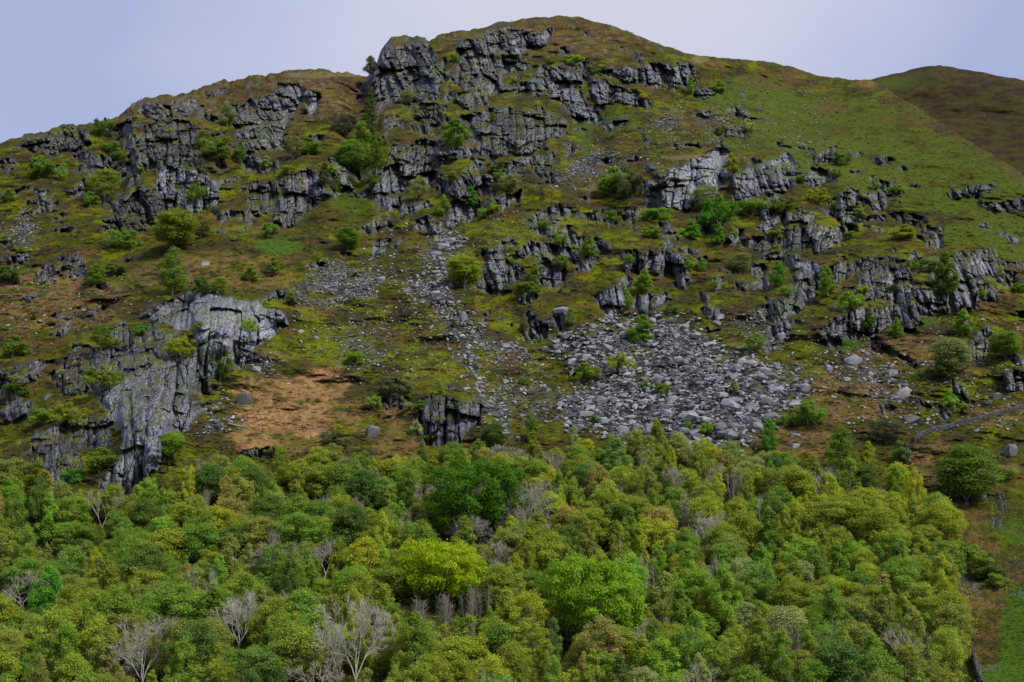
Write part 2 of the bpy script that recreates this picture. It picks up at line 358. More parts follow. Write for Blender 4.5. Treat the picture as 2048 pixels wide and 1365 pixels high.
# steps: rock stands steep, what lies between runs flatter
fine_rows = slice(NLOW, NR)
R = rock[fine_rows]
dY = -(Yup[1] - Yup[0])[None, :]                    # px per row
rowpx = np.repeat(np.abs(np.gradient(Yup, axis=0).mean(0))[None, :], NR_UP, 0)
grad = np.interp(-Ygrid[fine_rows], [-1000, -700, -500, -300, -100], [.32, .40, .44, .48, .55])
inc = (-.95 * grad * R + .0) * rowpx
cum = np.cumsum(inc, 0)
low = blur(cum, 52, 0)
relief = np.clip(cum - low, -20, 20)
Rw = blur(blur(R, 1.5, 0), 1.5, 1)
relief = blur(relief, 1.2, 1) * Rw + blur(relief, 9, 1) * (1 - Rw)
# blocky joints: three sizes of tilted cell with cracks between
AV = rx * 500.0
wa = AV + 2.6 * (fbm(A / 9, B / 16, 3, 51) - .5) + .5 * (fbm(A / 2.0, B / 3.0, 2, 55) - .5) + .06 * B
wb = B + 5.0 * (fbm(A / 7, B / 9, 3, 52) - .5)
th_of = (np.random.default_rng(4).random(len(CRAGS) + 1) - .5) * .45; th_of[-1] = .08
for k_ in (74, 77, 78, 79): th_of[k_] = -.10
th = th_of[crag_id]
wa, wb = wa * np.cos(th) + wb * np.sin(th), -wa * np.sin(th) + wb * np.cos(th)
def bricks(sa, sb, amp, tilt, crack, rnd, seed):
    """upright jointed blocks: columns broken at uneven heights, rounded towards the joints"""
    ua = wa / sa + seed * 3.3 + .55 * (vnoise(wa / sa / 2.3, wb / sb / 9, seed + 40) - .5) * 2
    ia = np.floor(ua).astype(np.int64); u = ua - ia
    ub = wb / sb + 7 * _T[(ia * 7 + seed) & 255, 3]
    ib = np.floor(ub).astype(np.int64); v = ub - ib
    i1, i2 = (ia * 3 + seed * 11) & 255, (ib * 5 + seed * 23) & 255
    idv = _T[i1, i2]; ta = (_T2[i1, i2] - .5) * tilt; tb = (_T3[i1, i2] - .35) * tilt
    du = np.minimum(u, 1 - u) * sa; dv = np.minimum(v, 1 - v) * sb
    return ((idv - .5) * amp + (u - .5) * sa * ta * 1.4 + (v - .5) * sb * tb * .35
            + crack * (.9 * np.exp(-(du / (.07 * sa)) ** 2) + .6 * np.exp(-(dv / (.04 * sb)) ** 2))
            + rnd * (np.exp(-du / (.16 * sa)) + .8 * np.exp(-(1 - v) * sb / (.16 * sa))))
def cells(sa, sb, amp, tilt, crack, seed):
    f1, f2, idv, da, db = worley(wa / sa, wb / sb, seed)
    ta = (_T2[(idv * 255).astype(int), 7] - .5) * tilt
    return (idv - .5) * amp + ta * da * sa + crack * np.exp(-((f2 - f1) / .10) ** 2)
small_f = 1 - .2 * sstep(.66, .8, pale)
bk_ = np.interp(Ygrid, [960, 1020], [1, 0])
blk = bk_ * bricks(10.5, 34, 5.0, 1.0, 2.4, 2.6, 1) + cells(7.5, 22, 4.5, 1.2, 2.0, 6) + sstep(.72, .8, pale) * cells(15, 24, 9.0, 1.3, 3.5, 9) + small_f * (bk_ * bricks(3.6, 13, 1.5, 1.0, 1.4, 1.2, 2) + cells(2.8, 7.5, 2.0, 1.2, 1.1, 7) + cells(1.5, 2.6, .9, 1.1, .5, 4))
blk += (fbm(A / 2.2, B / 3, 4, 61) - .5) * 1.5
blk = np.clip(blk * D0 / 520, -10, 10) * np.interp(Ygrid, [1000, 1100], [1, .3])
rs = blur(blur(rock, 1.2, 0), 1.2, 1)
bulge = blur(blur(rock, 7, 0), 7, 1)
disp = rs * blk - bulge * 3.0
# turf: terracettes, tussocks, hummocks
tus = (fbm(A / 3.4, B / .95, 4, 71, .6) - .5)
hum = (fbm(A / 11, B / 6, 3, 73) - .5)
smooth_zone = np.exp(-(((Xgrid - 1720) / 330) ** 2 + ((Ygrid - 260) / 120) ** 2)) + np.exp(-(((Xgrid - 2010) / 90) ** 2 + ((Ygrid - 1270) / 160) ** 2))
rough = 1 - .75 * np.clip(smooth_zone, 0, 1)
disp += (1 - rs) * (tus * 2.6 * rough + hum * 9.0 * rough)
disp += (fbm(A / 34, B / 22, 3, 75) - .5) * 16
full = disp.copy()
full[fine_rows] += relief
# hold the outline: fade the steps close to the skyline, then let the ground round over
near = np.clip((Ygrid - sky_y[None, :]) / 14, 0, 1)
full = full * (.25 + .75 * near)
D = D0 + full + 22 * np.exp(-(Ygrid - sky_y[None, :]) / 7.0)
P = np.stack([D * rx, D, CAMZ + D * rz], -1)
# rows beyond the skyline (the back of the hill) and below the frame (the valley floor)
top = P[-1]
back = []
for dy, dz in ((6, -1.5), (25, -8), (80, -30), (220, -95), (520, -240)):
    q = top.copy(); q[:, 1] += dy; q[:, 0] *= (q[:, 1] / top[:, 1]); q[:, 2] = np.maximum(q[:, 2] + dz, 0); back.append(q)
bot = P[0]
front = []
for yy, zf in ((190, .75), (150, .35), (100, .08), (20, 0.0), (-400, 0.0)):
    q = bot.copy(); s = np.minimum(bot[:, 1], yy) / bot[:, 1] if yy > 0 else 1.0
    q[:, 0] = bot[:, 0] * (s if yy > 100 else 100 / 205.0 if yy < 100 else s) * (1 if yy > 0 else 3.0); q[:, 1] = yy; q[:, 2] = bot[:, 2] * zf
    front.append(q)
front = front[::-1]
NF, NB = len(front), len(back)
PA = np.concatenate([np.stack(front), P, np.stack(back)], 0)
TR = PA.shape[0]

# ------------------------------------------------------------------ colours of what grows and lies there (albedo, with some shade painted in)
dPr = np.gradient(P, axis=0); dPc = np.gradient(P, axis=1)
Nrm = np.cross(dPc, dPr); Nrm /= (np.linalg.norm(Nrm, axis=-1, keepdims=True) + 1e-9)
Nrm *= np.sign(-Nrm[..., 1:2] + 1e-6) * 1.0
up = Nrm[..., 2]
lin = lambda r, g, b: np.array([r, g, b])
def mixc(c, col, f): return c + (np.asarray(col) - c) * f[..., None]
def blob(cx, cy, ax, ay, n=.5):
    q = ((Xgrid - cx) / ax) ** 2 + ((Ygrid - cy) / ay) ** 2
    return sstep(0, .6, 1 - q + (nA - .5) * 2 * n + (nB - .5) * n)
nA = fbm(A / 12, B / 7, 5, 81, .6); nB = fbm(A / 3.2, B / 1.5, 4, 83, .6); nC = fbm(A / 1.6, B / .8, 3, 85, .6); nD = fbm(A / 40, B / 24, 4, 87)
OLIVE = lin(.054, .058, .005); MOSS = lin(.135, .155, .005); HEATH = lin(.036, .026, .017); RUST = lin(.125, .066, .026)
GREEN = lin(.064, .098, .012); STRAW = lin(.26, .19, .09); BRACK = lin(.33, .185, .085); DARKG = lin(.035, .045, .016); LUSH = lin(.048, .125, .010)
veg = np.zeros(D0.shape + (3,)) + OLIVE
veg = mixc(veg, MOSS, sstep(.44, .64, nA * .5 + nB * .5))
veg = mixc(veg, HEATH, .9 * sstep(.46, .57, fbm(A / 7, B / 3.2, 5, 91, .65)))
veg = mixc(veg, RUST, .55 * sstep(.56, .72, fbm(A / 9, B / 4.2, 4, 93, .6)))
# brown heathery tops
topz = np.clip(blob(560, 195, 260, 60) + blob(1110, 75, 260, 48) + blob(690, 210, 60, 50) + blob(330, 215, 130, 35), 0, 1)
veg = mixc(veg, HEATH * 1.9, .75 * topz * sstep(.35, .6, nB)); veg = mixc(veg, RUST, .6 * topz * sstep(.45, .65, nC)); 
veg = mixc(veg, STRAW, .5 * topz * sstep(.60, .75, nB))
# green grass slope at the right
gz = np.clip(blob(1500, 190, 110, 45) + blob(1650, 250, 180, 70) + blob(1750, 330, 260, 75) + blob(1930, 380, 170, 60) + blob(1550, 290, 110, 22) + blob(1990, 470, 120, 60), 0, 1)
veg = mixc(veg, GREEN, .9 * gz * sstep(.2, .5, nA)); veg = mixc(veg, MOSS * .8, .3 * gz * sstep(.5, .7, nB))
veg = mixc(veg, RUST * .7 + HEATH * .4, .7 * np.clip(blob(1560, 160, 90, 28) + blob(1660, 215, 45, 22) + blob(1870, 235, 120, 24), 0, 1) * sstep(.35, .55, nB))
spur = np.exp(-((Ygrid - sky_y[None, :] - 10) / 14) ** 2) * sstep(1730, 1800, Xgrid)
veg = mixc(veg, HEATH + RUST * .2, .8 * spur * sstep(.4, .6, nB + .15 * (nA - .5)))
veg = mixc(veg, BRACK * .7, .8 * blob(1735, 168, 24, 12))
veg = mixc(veg, LUSH, .7 * np.clip(blob(1745, 180, 50, 16) * 0 + blob(1820, 225, 60, 20) * .3 + blob(560, 490, 60, 22) + blob(1240, 240, 60, 25) * .5 + blob(700, 400, 50, 40) * .6 + blob(1700, 690, 40, 18) + blob(1850, 640, 60, 16) * .7 + blob(490, 810, 22, 26) + blob(1170, 270, 20, 60) * .6, 0, 1))
# bracken
bz = np.clip(blob(565, 822, 120, 85) + blob(650, 768, 70, 38) + blob(540, 880, 120, 28), 0, 1)
veg = mixc(veg, BRACK, .92 * bz * sstep(.22, .50, nB)); veg = mixc(veg, OLIVE, .7 * bz * sstep(.62, .70, nA))
veg = mixc(veg, BRACK * .66, .72 * np.clip(blob(100, 600, 170, 70) + blob(420, 540, 180, 45) + blob(760, 830, 90, 45) + blob(520, 560, 60, 30), 0, 1) * sstep(.38, .62, nB))
veg = mixc(veg, BRACK * .55, .75 * np.clip(blob(1820, 700, 130, 42, .8) + blob(1690, 800, 130, 60, .8) + blob(1600, 890, 120, 40, .8) + blob(1860, 930, 60, 60) + blob(1920, 1030, 60, 26) + 1.3 * blob(1965, 1200, 50, 150) + blob(1915, 1050, 50, 25) + blob(2000, 830, 90, 26) + blob(800, 900, 60, 50), 0, 1) * sstep(.36, .56, nB))
veg = mixc(veg, MOSS * 1.15, .6 * np.clip(blob(650, 690, 120, 50) + blob(860, 740, 70, 50) + blob(920, 322, 60, 22) + blob(1020, 460, 120, 30) + blob(420, 790, 30, 70), 0, 1) * sstep(.3, .55, nB))
# meadow in the lower right corner
mz = np.clip(blob(2045, 1290, 60, 120) + blob(1990, 1370, 60, 50) + blob(2035, 1060, 50, 40), 0, 1)
veg = mixc(veg, LUSH * 1.1, .85 * mz * sstep(.2, .4, nA))
veg = mixc(veg, STRAW * .8, .8 * np.clip(blob(1400, 315, 90, 7) + blob(1985, 940, 70, 12) + blob(700, 148, 40, 8) + blob(620, 150, 60, 7) + blob(1400, 118, 20, 8), 0, 1))
# under the wood: dead leaves and dark litter
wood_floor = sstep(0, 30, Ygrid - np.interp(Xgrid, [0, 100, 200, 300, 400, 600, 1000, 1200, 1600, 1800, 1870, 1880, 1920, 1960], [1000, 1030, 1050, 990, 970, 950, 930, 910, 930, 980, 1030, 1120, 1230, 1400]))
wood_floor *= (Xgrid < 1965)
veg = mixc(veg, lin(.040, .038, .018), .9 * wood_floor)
veg *= (.72 + .56 * nC)[..., None] * (.80 + .4 * nD)[..., None]
# turf edges that are steep show peat and dead heather
veg = mixc(veg, HEATH * .45, .75 * sstep(.42, .20, up) * (1 - gz * .6))
veg = mixc(veg, OLIVE * 1.35, .35 * sstep(.70, .90, up))
# rock
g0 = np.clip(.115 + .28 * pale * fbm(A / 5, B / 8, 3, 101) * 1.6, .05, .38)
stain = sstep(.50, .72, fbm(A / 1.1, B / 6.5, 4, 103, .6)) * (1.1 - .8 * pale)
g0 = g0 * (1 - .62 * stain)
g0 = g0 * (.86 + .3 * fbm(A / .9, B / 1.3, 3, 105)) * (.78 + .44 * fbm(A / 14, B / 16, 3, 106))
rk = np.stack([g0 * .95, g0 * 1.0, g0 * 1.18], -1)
rk = mixc(rk, np.stack([g0 * .88, g0 * 1.02, g0 * .90], -1), sstep(.5, .7, fbm(A / 4, B / 5, 3, 107)))
heather_on = sstep(.52, .66, fbm(A / 5, B / 2.6, 4, 109, .6) + .10 * (.5 - pale))
rk = mixc(rk, HEATH * .8, .6 * heather_on * (1.05 - pale))
ledge = sstep(.62, .82, up + (nB - .5) * .5)
rk = mixc(rk, veg * 1.1, .9 * ledge * (1 - .55 * sstep(.7, .85, pale)))
rk = mixc(rk, lin(.55, .52, .03), .9 * (sstep(.80, .84, fbm(A / 1.6, B / 1.6, 2, 111)) * (crag_id == 78)))
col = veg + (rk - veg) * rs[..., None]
# stony soil under the scree; its near-black base paints shade into the gaps
for name, poly, dens, sz, lab in SCREE:
    if dens < .25: continue
    px = [p[0] for p in poly]; py = [p[1] for p in poly]
    i0, i1 = np.searchsorted(xs, [min(px) - 20, max(px) + 20])
    sub = (slice(0, NR), slice(i0, i1))
    f = sstep(-8, 14, poly_sd(Xgrid[sub], Ygrid[sub], poly) + (nA[sub] - .5) * 110) * min(1, dens + .1)
    stone = sstep(.40, .60, fbm(A[sub] / 1.3, B[sub] / .8, 3, 121))
    cc = mixc(np.zeros(f.shape + (3,)) + lin(.024, .022, .02), lin(.10, .10, .105), stone)
    col[sub] = mixc(col[sub], cc, f * (1 - .75 * sstep(.58, .66, nA[sub])))
col = np.clip(col, .004, .8)
colA = np.concatenate([np.repeat(col[:1], NF, 0), col, np.repeat(col[-1:], NB, 0)], 0)
rkA = np.concatenate([np.repeat(rs[:1], NF, 0), rs, np.repeat(rs[-1:], NB, 0)], 0)
idA = np.concatenate([np.full((NF, NC), -1), np.where(mask > .5, crag_id, -1), np.full((NB, NC), -1)], 0)

# ------------------------------------------------------------------ materials
def new_mat(name):
    m = bpy.data.materials.new(name); m.use_nodes = True
    n, l = m.node_tree.nodes, m.node_tree.links
    n.clear()
    return m, n, l
def ground_mat(name, bump=1.0, rough=.95):
    m, n, l = new_mat(name)
    out = n.new('ShaderNodeOutputMaterial'); b = n.new('ShaderNodeBsdfPrincipled')
    b.inputs['Roughness'].default_value = rough; b.inputs['Specular IOR Level'].default_value = .06
    at = n.new('ShaderNodeAttribute'); at.attribute_name = 'albedo'
    ar = n.new('ShaderNodeAttribute'); ar.attribute_name = 'rockiness'
    tc = n.new('ShaderNodeTexCoord')
    n1 = n.new('ShaderNodeTexNoise'); n1.inputs['Scale'].default_value = 1.1; n1.inputs['Detail'].default_value = 6; n1.inputs['Roughness'].default_value = .7
    l.new(tc.outputs['Object'], n1.inputs['Vector'])
    mr = n.new('ShaderNodeMapRange'); mr.inputs['From Min'].default_value = .25; mr.inputs['From Max'].default_value = .75
    mr.inputs['To Min'].default_value = .5; mr.inputs['To Max'].default_value = 1.4
    l.new(n1.outputs['Fac'], mr.inputs['Value'])
    mul = n.new('ShaderNodeVectorMath'); mul.operation = 'SCALE'
    l.new(at.outputs['Color'], mul.inputs[0]); l.new(mr.outputs[0], mul.inputs['Scale'])
    # cracks on rock
    vo = n.new('ShaderNodeTexVoronoi'); vo.feature = 'DISTANCE_TO_EDGE'; vo.inputs['Scale'].default_value = .62
    mp = n.new('ShaderNodeMapping'); mp.inputs['Scale'].default_value = (1, .6, .5)
    nw = n.new('ShaderNodeTexNoise'); nw.inputs['Scale'].default_value = .5; nw.inputs['Detail'].default_value = 3
    l.new(tc.outputs['Object'], nw.inputs['Vector'])
    ad = n.new('ShaderNodeVectorMath'); ad.operation = 'MULTIPLY_ADD'; ad.inputs[1].default_value = (2.5, 2.5, 2.5)
    l.new(nw.outputs['Color'], ad.inputs[0]); l.new(tc.outputs['Object'], ad.inputs[2])
    l.new(ad.outputs[0], mp.inputs['Vector']); l.new(mp.outputs[0], vo.inputs['Vector'])
    cr = n.new('ShaderNodeMapRange'); cr.inputs['From Min'].default_value = 0; cr.inputs['From Max'].default_value = .07
    cr.inputs['To Min'].default_value = 0; cr.inputs['To Max'].default_value = 1
    l.new(vo.outputs['Distance'], cr.inputs['Value'])
    one = n.new('ShaderNodeMath'); one.operation = 'SUBTRACT'; one.inputs[0].default_value = 1; l.new(cr.outputs[0], one.inputs[1])
    ck = n.new('ShaderNodeMath'); ck.operation = 'MULTIPLY'; l.new(one.outputs[0], ck.inputs[0]); l.new(ar.outputs['Fac'], ck.inputs[1])
    inv = n.new('ShaderNodeMath'); inv.operation = 'MULTIPLY_ADD'; inv.inputs[1].default_value = -.3; inv.inputs[2].default_value = 1
    l.new(ck.outputs[0], inv.inputs[0])
    mul2 = n.new('ShaderNodeVectorMath'); mul2.operation = 'SCALE'
    l.new(mul.outputs[0], mul2.inputs[0]); l.new(inv.outputs[0], mul2.inputs['Scale'])
    l.new(mul2.outputs[0], b.inputs['Base Color'])
    hs = n.new('ShaderNodeMath'); hs.operation = 'MULTIPLY_ADD'; hs.inputs[1].default_value = -.8
    l.new(ck.outputs[0], hs.inputs[0]); l.new(n1.outputs['Fac'], hs.inputs[2])
    bp = n.new('ShaderNodeBump'); bp.inputs['Strength'].default_value = .8; bp.inputs['Distance'].default_value = bump
    l.new(hs.outputs[0], bp.inputs['Height']); l.new(bp.outputs[0], b.inputs['Normal'])
    l.new(b.outputs[0], out.inputs['Surface'])
    return m
M_ground = ground_mat('hillside_turf_and_rock')
def tag(o, label=None, cat=None, group=None, kind=None):
    if label: o['label'] = label
    if cat: o['category'] = cat
    if group: o['group'] = group
    if kind: o['kind'] = kind
    return o
def mesh_np(name, V, F, mats, attrs=None, smooth=False):
    """fast mesh from arrays; F is (n,3) or (n,4)"""
    me = bpy.data.meshes.new(name)
    k = F.shape[1]
    me.vertices.add(len(V)); me.vertices.foreach_set('co', np.ascontiguousarray(V, dtype=np.float32).ravel())
    me.loops.add(len(F) * k); me.loops.foreach_set('vertex_index', np.ascontiguousarray(F, dtype=np.int32).ravel())
    me.polygons.add(len(F)); me.polygons.foreach_set('loop_start', np.arange(0, len(F) * k, k, dtype=np.int32))
    me.polygons.foreach_set('loop_total', np.full(len(F), k, dtype=np.int32))
    me.polygons.foreach_set('use_smooth', np.full(len(F), smooth, dtype=bool))
    for m in mats: me.materials.append(m)
    if attrs:
        for an, (ty, arr) in attrs.items():
            a = me.attributes.new(an, ty, 'POINT')
            if ty == 'FLOAT_COLOR':
                arr = np.concatenate([arr, np.ones((len(arr), 1))], 1)
                a.data.foreach_set('color', arr.astype(np.float32).ravel())
            else:
                a.data.foreach_set('value', arr.astype(np.float32).ravel())
    me.update(calc_edges=True); me.validate()
    return me
def link(name, me, parent=None, loc=(0, 0, 0)):
    o = bpy.data.objects.new(name, me); COL.objects.link(o); o.location = loc
    if parent: o.parent = parent
    return o

idx = np.arange(TR * NC).reshape(TR, NC)
quads = np.stack([idx[:-1, :-1], idx[:-1, 1:], idx[1:, 1:], idx[1:, :-1]], -1).reshape(-1, 4)
qid = idA[:-1, :-1].ravel()
Vall = PA.reshape(-1, 3); Call = colA.reshape(-1, 3); Rall = rkA.ravel()
def sub_mesh(name, sel, origin=None, smooth=True):
    q = quads[sel]; u, inv = np.unique(q, return_inverse=True)
    V = Vall[u]
    if origin is not None: V = V - origin
    return mesh_np(name, V, inv.reshape(-1, 4), [M_ground], {'albedo': ('FLOAT_COLOR', Call[u]), 'rockiness': ('FLOAT', Rall[u])}, smooth)
hill = link('hillside_ground', sub_mesh('hillside_ground', qid < 0))
tag(hill, 'steep mossy hillside of turf, heather and bracken rising to the skyline', kind='structure')
for k, (lab, pl, polys) in enumerate(CRAGS):
    sel = qid == k
    if sel.sum() < 12: continue
    V = Vall[quads[sel].ravel()]; org = np.array([V[:, 0].mean(), V[:, 1].mean(), V[:, 2].min()])
    o = link('rock_crag', sub_mesh('rock_crag', sel, org, False), loc=tuple(org))
    tag(o, lab, 'crag', 'rock crags standing out of the hillside')

# far hill to the right behind the grass slope
fx = np.arange(1560, 2700, 5.0); FY = 70
f_sky = np.interp(fx, [1560, 1640, 1700, 1740, 1765, 1800, 1840, 1880, 1920, 2000, 2048, 2200, 2700], [190, 172, 163, 159, 153, 146, 136, 131, 137, 152, 161, 200, 420])
f_sky = f_sky + (fbm(fx / 16, fx * 0, 3, 9) - .5) * 5
tt = np.linspace(0, 1, 150)
FYg = 560 + (f_sky[None, :] - 560) * tt[:, None]; FXg = np.repeat(fx[None, :], 150, 0)
FD = np.interp(-FYg, [-560, -350, -130], [640, 800, 1010]) + np.interp(FXg, [1560, 1740, 1900, 2700], [-10, 30, 0, -60])
fr, fz = ray(FXg, FYg)
FA, FB = FD * fr, FD * fz
FD = FD + (fbm(FA / 9, FB / 2.4, 4, 5) - .5) * 4 + (fbm(FA / 50, FB / 25, 3, 6) - .5) * 30 + 30 * np.exp(-(FYg - f_sky) / 7)
FP = np.stack([FD * fr, FD, CAMZ + FD * fz], -1)
bk = FP[-1].copy(); bk[:, 1] += 200; bk[:, 2] -= 90
bk2 = FP[-1].copy(); bk2[:, 1] += 700; bk2[:, 2] = 0
FP = np.concatenate([FP, bk[None], bk2[None]], 0)
fn = fbm(FA / 9, FB / 4, 5, 7, .65); fn2 = fbm(FA / 5, FB / 2, 4, 8, .6)
fc = np.zeros(FA.shape + (3,)) + lin(.050, .046, .010)
fc = mixc(fc, HEATH * .75, sstep(.42, .58, fn)); fc = mixc(fc, GREEN * .5, .6 * sstep(.55, .7, fn2))
fc = mixc(fc, RUST * .5, .5 * sstep(.5, .6, fbm(FA / 2.2, FB / 1.1, 3, 18))); fc *= (.6 + .8 * fbm(FA / 1.5, FB / .8, 3, 19))[..., None]
fc = mixc(fc, GREEN * .9, .7 * np.exp(-((FXg - 1790) / 55) ** 2 - ((FYg - 165) / 14) ** 2))
fc = mixc(fc, lin(.2, .2, .22), .0 * sstep(.80, .86, fbm(FA / 3, FB / 2, 3, 12) + .18 * np.exp(-((FXg - 1870) / 70) ** 2 - ((FYg - 150) / 10) ** 2)))
fc = np.concatenate([fc, fc[-1:], fc[-1:]], 0)
fi = np.arange(152 * len(fx)).reshape(152, len(fx))
fq = np.stack([fi[:-1, :-1], fi[:-1, 1:], fi[1:, 1:], fi[1:, :-1]], -1).reshape(-1, 4)
far = link('far_hill', mesh_np('far_hill', FP.reshape(-1, 3), fq, [M_ground], {'albedo': ('FLOAT_COLOR', fc.reshape(-1, 3)), 'rockiness': ('FLOAT', np.zeros(fi.size))}, True))
tag(far, 'dark heathery hill rising behind the grass slope at the right', kind='structure')
# ground out to the horizon all round
M_plain, n, l = new_mat('valley_grass')
o_ = n.new('ShaderNodeOutputMaterial'); b_ = n.new('ShaderNodeBsdfPrincipled'); b_.inputs['Roughness'].default_value = .95
nz_ = n.new('ShaderNodeTexNoise'); nz_.inputs['Scale'].default_value = .02; nz_.inputs['Detail'].default_value = 8
rp_ = n.new('ShaderNodeValToRGB'); rp_.color_ramp.elements[0].color = (.035, .05, .012, 1); rp_.color_ramp.elements[1].color = (.10, .12, .03, 1)
tc_ = n.new('ShaderNodeTexCoord'); l.new(tc_.outputs['Object'], nz_.inputs['Vector']); l.new(nz_.outputs['Fac'], rp_.inputs[0]); l.new(rp_.outputs[0], b_.inputs['Base Color']); l.new(b_.outputs[0], o_.inputs[0])
gp = np.array([[-9000, -9000, -1.5], [9000, -9000, -1.5], [9000, 9000, -1.5], [-9000, 9000, -1.5]], float)
tag(link('valley_ground', mesh_np('valley_ground', gp, np.array([[0, 1, 2, 3]]), [M_plain])), 'valley grassland around the foot of the hill', kind='structure')

def ground(X, Y):
    """the point of the hillside seen at a photo pixel"""
    i = np.searchsorted(xs, X); i = min(max(i, 0), NC - 1)
    c = Ygrid[:, i]; r = int(np.searchsorted(-c, -Y)); r = min(max(r, 0), NR - 1)
    return Vector(P[r, i]), float(D[r, i] / FPX), r, i

# ------------------------------------------------------------------ materials of plants and stones
def leaf_mat():
    m, n, l = new_mat('spring_leaves')
    out = n.new('ShaderNodeOutputMaterial')
    oi = n.new('ShaderNodeObjectInfo'); at = n.new('ShaderNodeAttribute'); at.attribute_name = 'tone'
    mul = n.new('ShaderNodeVectorMath'); mul.operation = 'MULTIPLY'
    l.new(oi.outputs['Color'], mul.inputs[0]); l.new(at.outputs['Color'], mul.inputs[1])
    d = n.new('ShaderNodeBsdfDiffuse'); t = n.new('ShaderNodeBsdfTranslucent'); mx = n.new('ShaderNodeMixShader')
    mx.inputs[0].default_value = .5
    l.new(mul.outputs[0], d.inputs['Color']); l.new(mul.outputs[0], t.inputs['Color'])
    l.new(d.outputs[0], mx.inputs[1]); l.new(t.outputs[0], mx.inputs[2])
    l.new(mx.outputs[0], out.inputs['Surface'])
    return m
M_leaf = leaf_mat()
def noisy_mat(name, c0, c1, scale, rough=.9, objcol=False, bump=.0):
    m, n, l = new_mat(name)
    out = n.new('ShaderNodeOutputMaterial'); b = n.new('ShaderNodeBsdfPrincipled'); b.inputs['Roughness'].default_value = rough
    b.inputs['Specular IOR Level'].default_value = .25
    tc = n.new('ShaderNodeTexCoord'); nz = n.new('ShaderNodeTexNoise'); nz.inputs['Scale'].default_value = scale; nz.inputs['Detail'].default_value = 5
    nz.inputs['Roughness'].default_value = .65
    rp = n.new('ShaderNodeValToRGB'); rp.color_ramp.elements[0].position = .3; rp.color_ramp.elements[1].position = .7
    rp.color_ramp.elements[0].color = (*c0, 1); rp.color_ramp.elements[1].color = (*c1, 1)
    l.new(tc.outputs['Object'], nz.inputs['Vector']); l.new(nz.outputs['Fac'], rp.inputs[0])
    src = rp.outputs[0]
    if objcol:
        oi = n.new('ShaderNodeObjectInfo'); mul = n.new('ShaderNodeVectorMath'); mul.operation = 'MULTIPLY'
        l.new(oi.outputs['Color'], mul.inputs[0]); l.new(src, mul.inputs[1]); src = mul.outputs[0]
    l.new(src, b.inputs['Base Color'])
    if bump:
        bp = n.new('ShaderNodeBump'); bp.inputs['Strength'].default_value = .7; bp.inputs['Distance'].default_value = bump
        l.new(nz.outputs['Fac'], bp.inputs['Height']); l.new(bp.outputs[0], b.inputs['Normal'])
    l.new(b.outputs[0], out.inputs['Surface'])
    return m
M_bark = noisy_mat('brown_bark', (.05, .042, .03), (.13, .115, .09), 3)
M_birch = noisy_mat('pale_birch_bark', (.16, .14, .12), (.42, .40, .36), 4)
M_grey = noisy_mat('grey_bare_twigs', (.28, .255, .205), (.50, .46, .39), 3)
M_whip = noisy_mat('brown_grey_stems', (.22, .19, .155), (.42, .37, .31), 3)
M_stone = noisy_mat('scree_stone', (.085, .085, .09), (.25, .255, .265), .9, .9, True, .25)
M_wallst = noisy_mat('dry_wall_stone', (.035, .035, .04), (.14, .14, .145), 1.5, .95)
M_wood = noisy_mat('weathered_wood', (.14, .12, .10), (.30, .27, .23), 5)

# ------------------------------------------------------------------ builders of limbs and leaves
class Geo:
    def __init__(s): s.V = []; s.F3 = []; s.n = 0
    def tube(s, pts, rad, k=4):
        pts = [Vector(p) for p in pts]; rings = []
        for i, p in enumerate(pts):
            d = (pts[min(i + 1, len(pts) - 1)] - pts[max(i - 1, 0)]).normalized()
            a = d.orthogonal().normalized(); b = d.cross(a)
            ring = []
            for j in range(k):
                an = 2 * math.pi * j / k
                s.V.append(tuple(p + (a * math.cos(an) + b * math.sin(an)) * rad[i])); ring.append(s.n); s.n += 1
            rings.append(ring)
        for r0, r1 in zip(rings, rings[1:]):
            for j in range(k):
                s.F3.append((r0[j], r0[(j + 1) % k], r1[(j + 1) % k])); s.F3.append((r0[j], r1[(j + 1) % k], r1[j]))
    def mesh(s, name, mat): return mesh_np(name, np.array(s.V), np.array(s.F3), [mat], None, True)
def limb(g, a, b, r0, r1, k=4, wob=.08, n=4):
    a = Vector(a); b = Vector(b); L = (b - a).length
    pts = []
    for i in range(n + 1):
        f = i / n
        p = a.lerp(b, f)
        if 0 < i < n: p += Vector((random.uniform(-1, 1), random.uniform(-1, 1), random.uniform(-.3, .8))) * wob * L
        pts.append(p)
    g.tube(pts, [r0 + (r1 - r0) * i / n for i in range(n + 1)], k)
    return pts
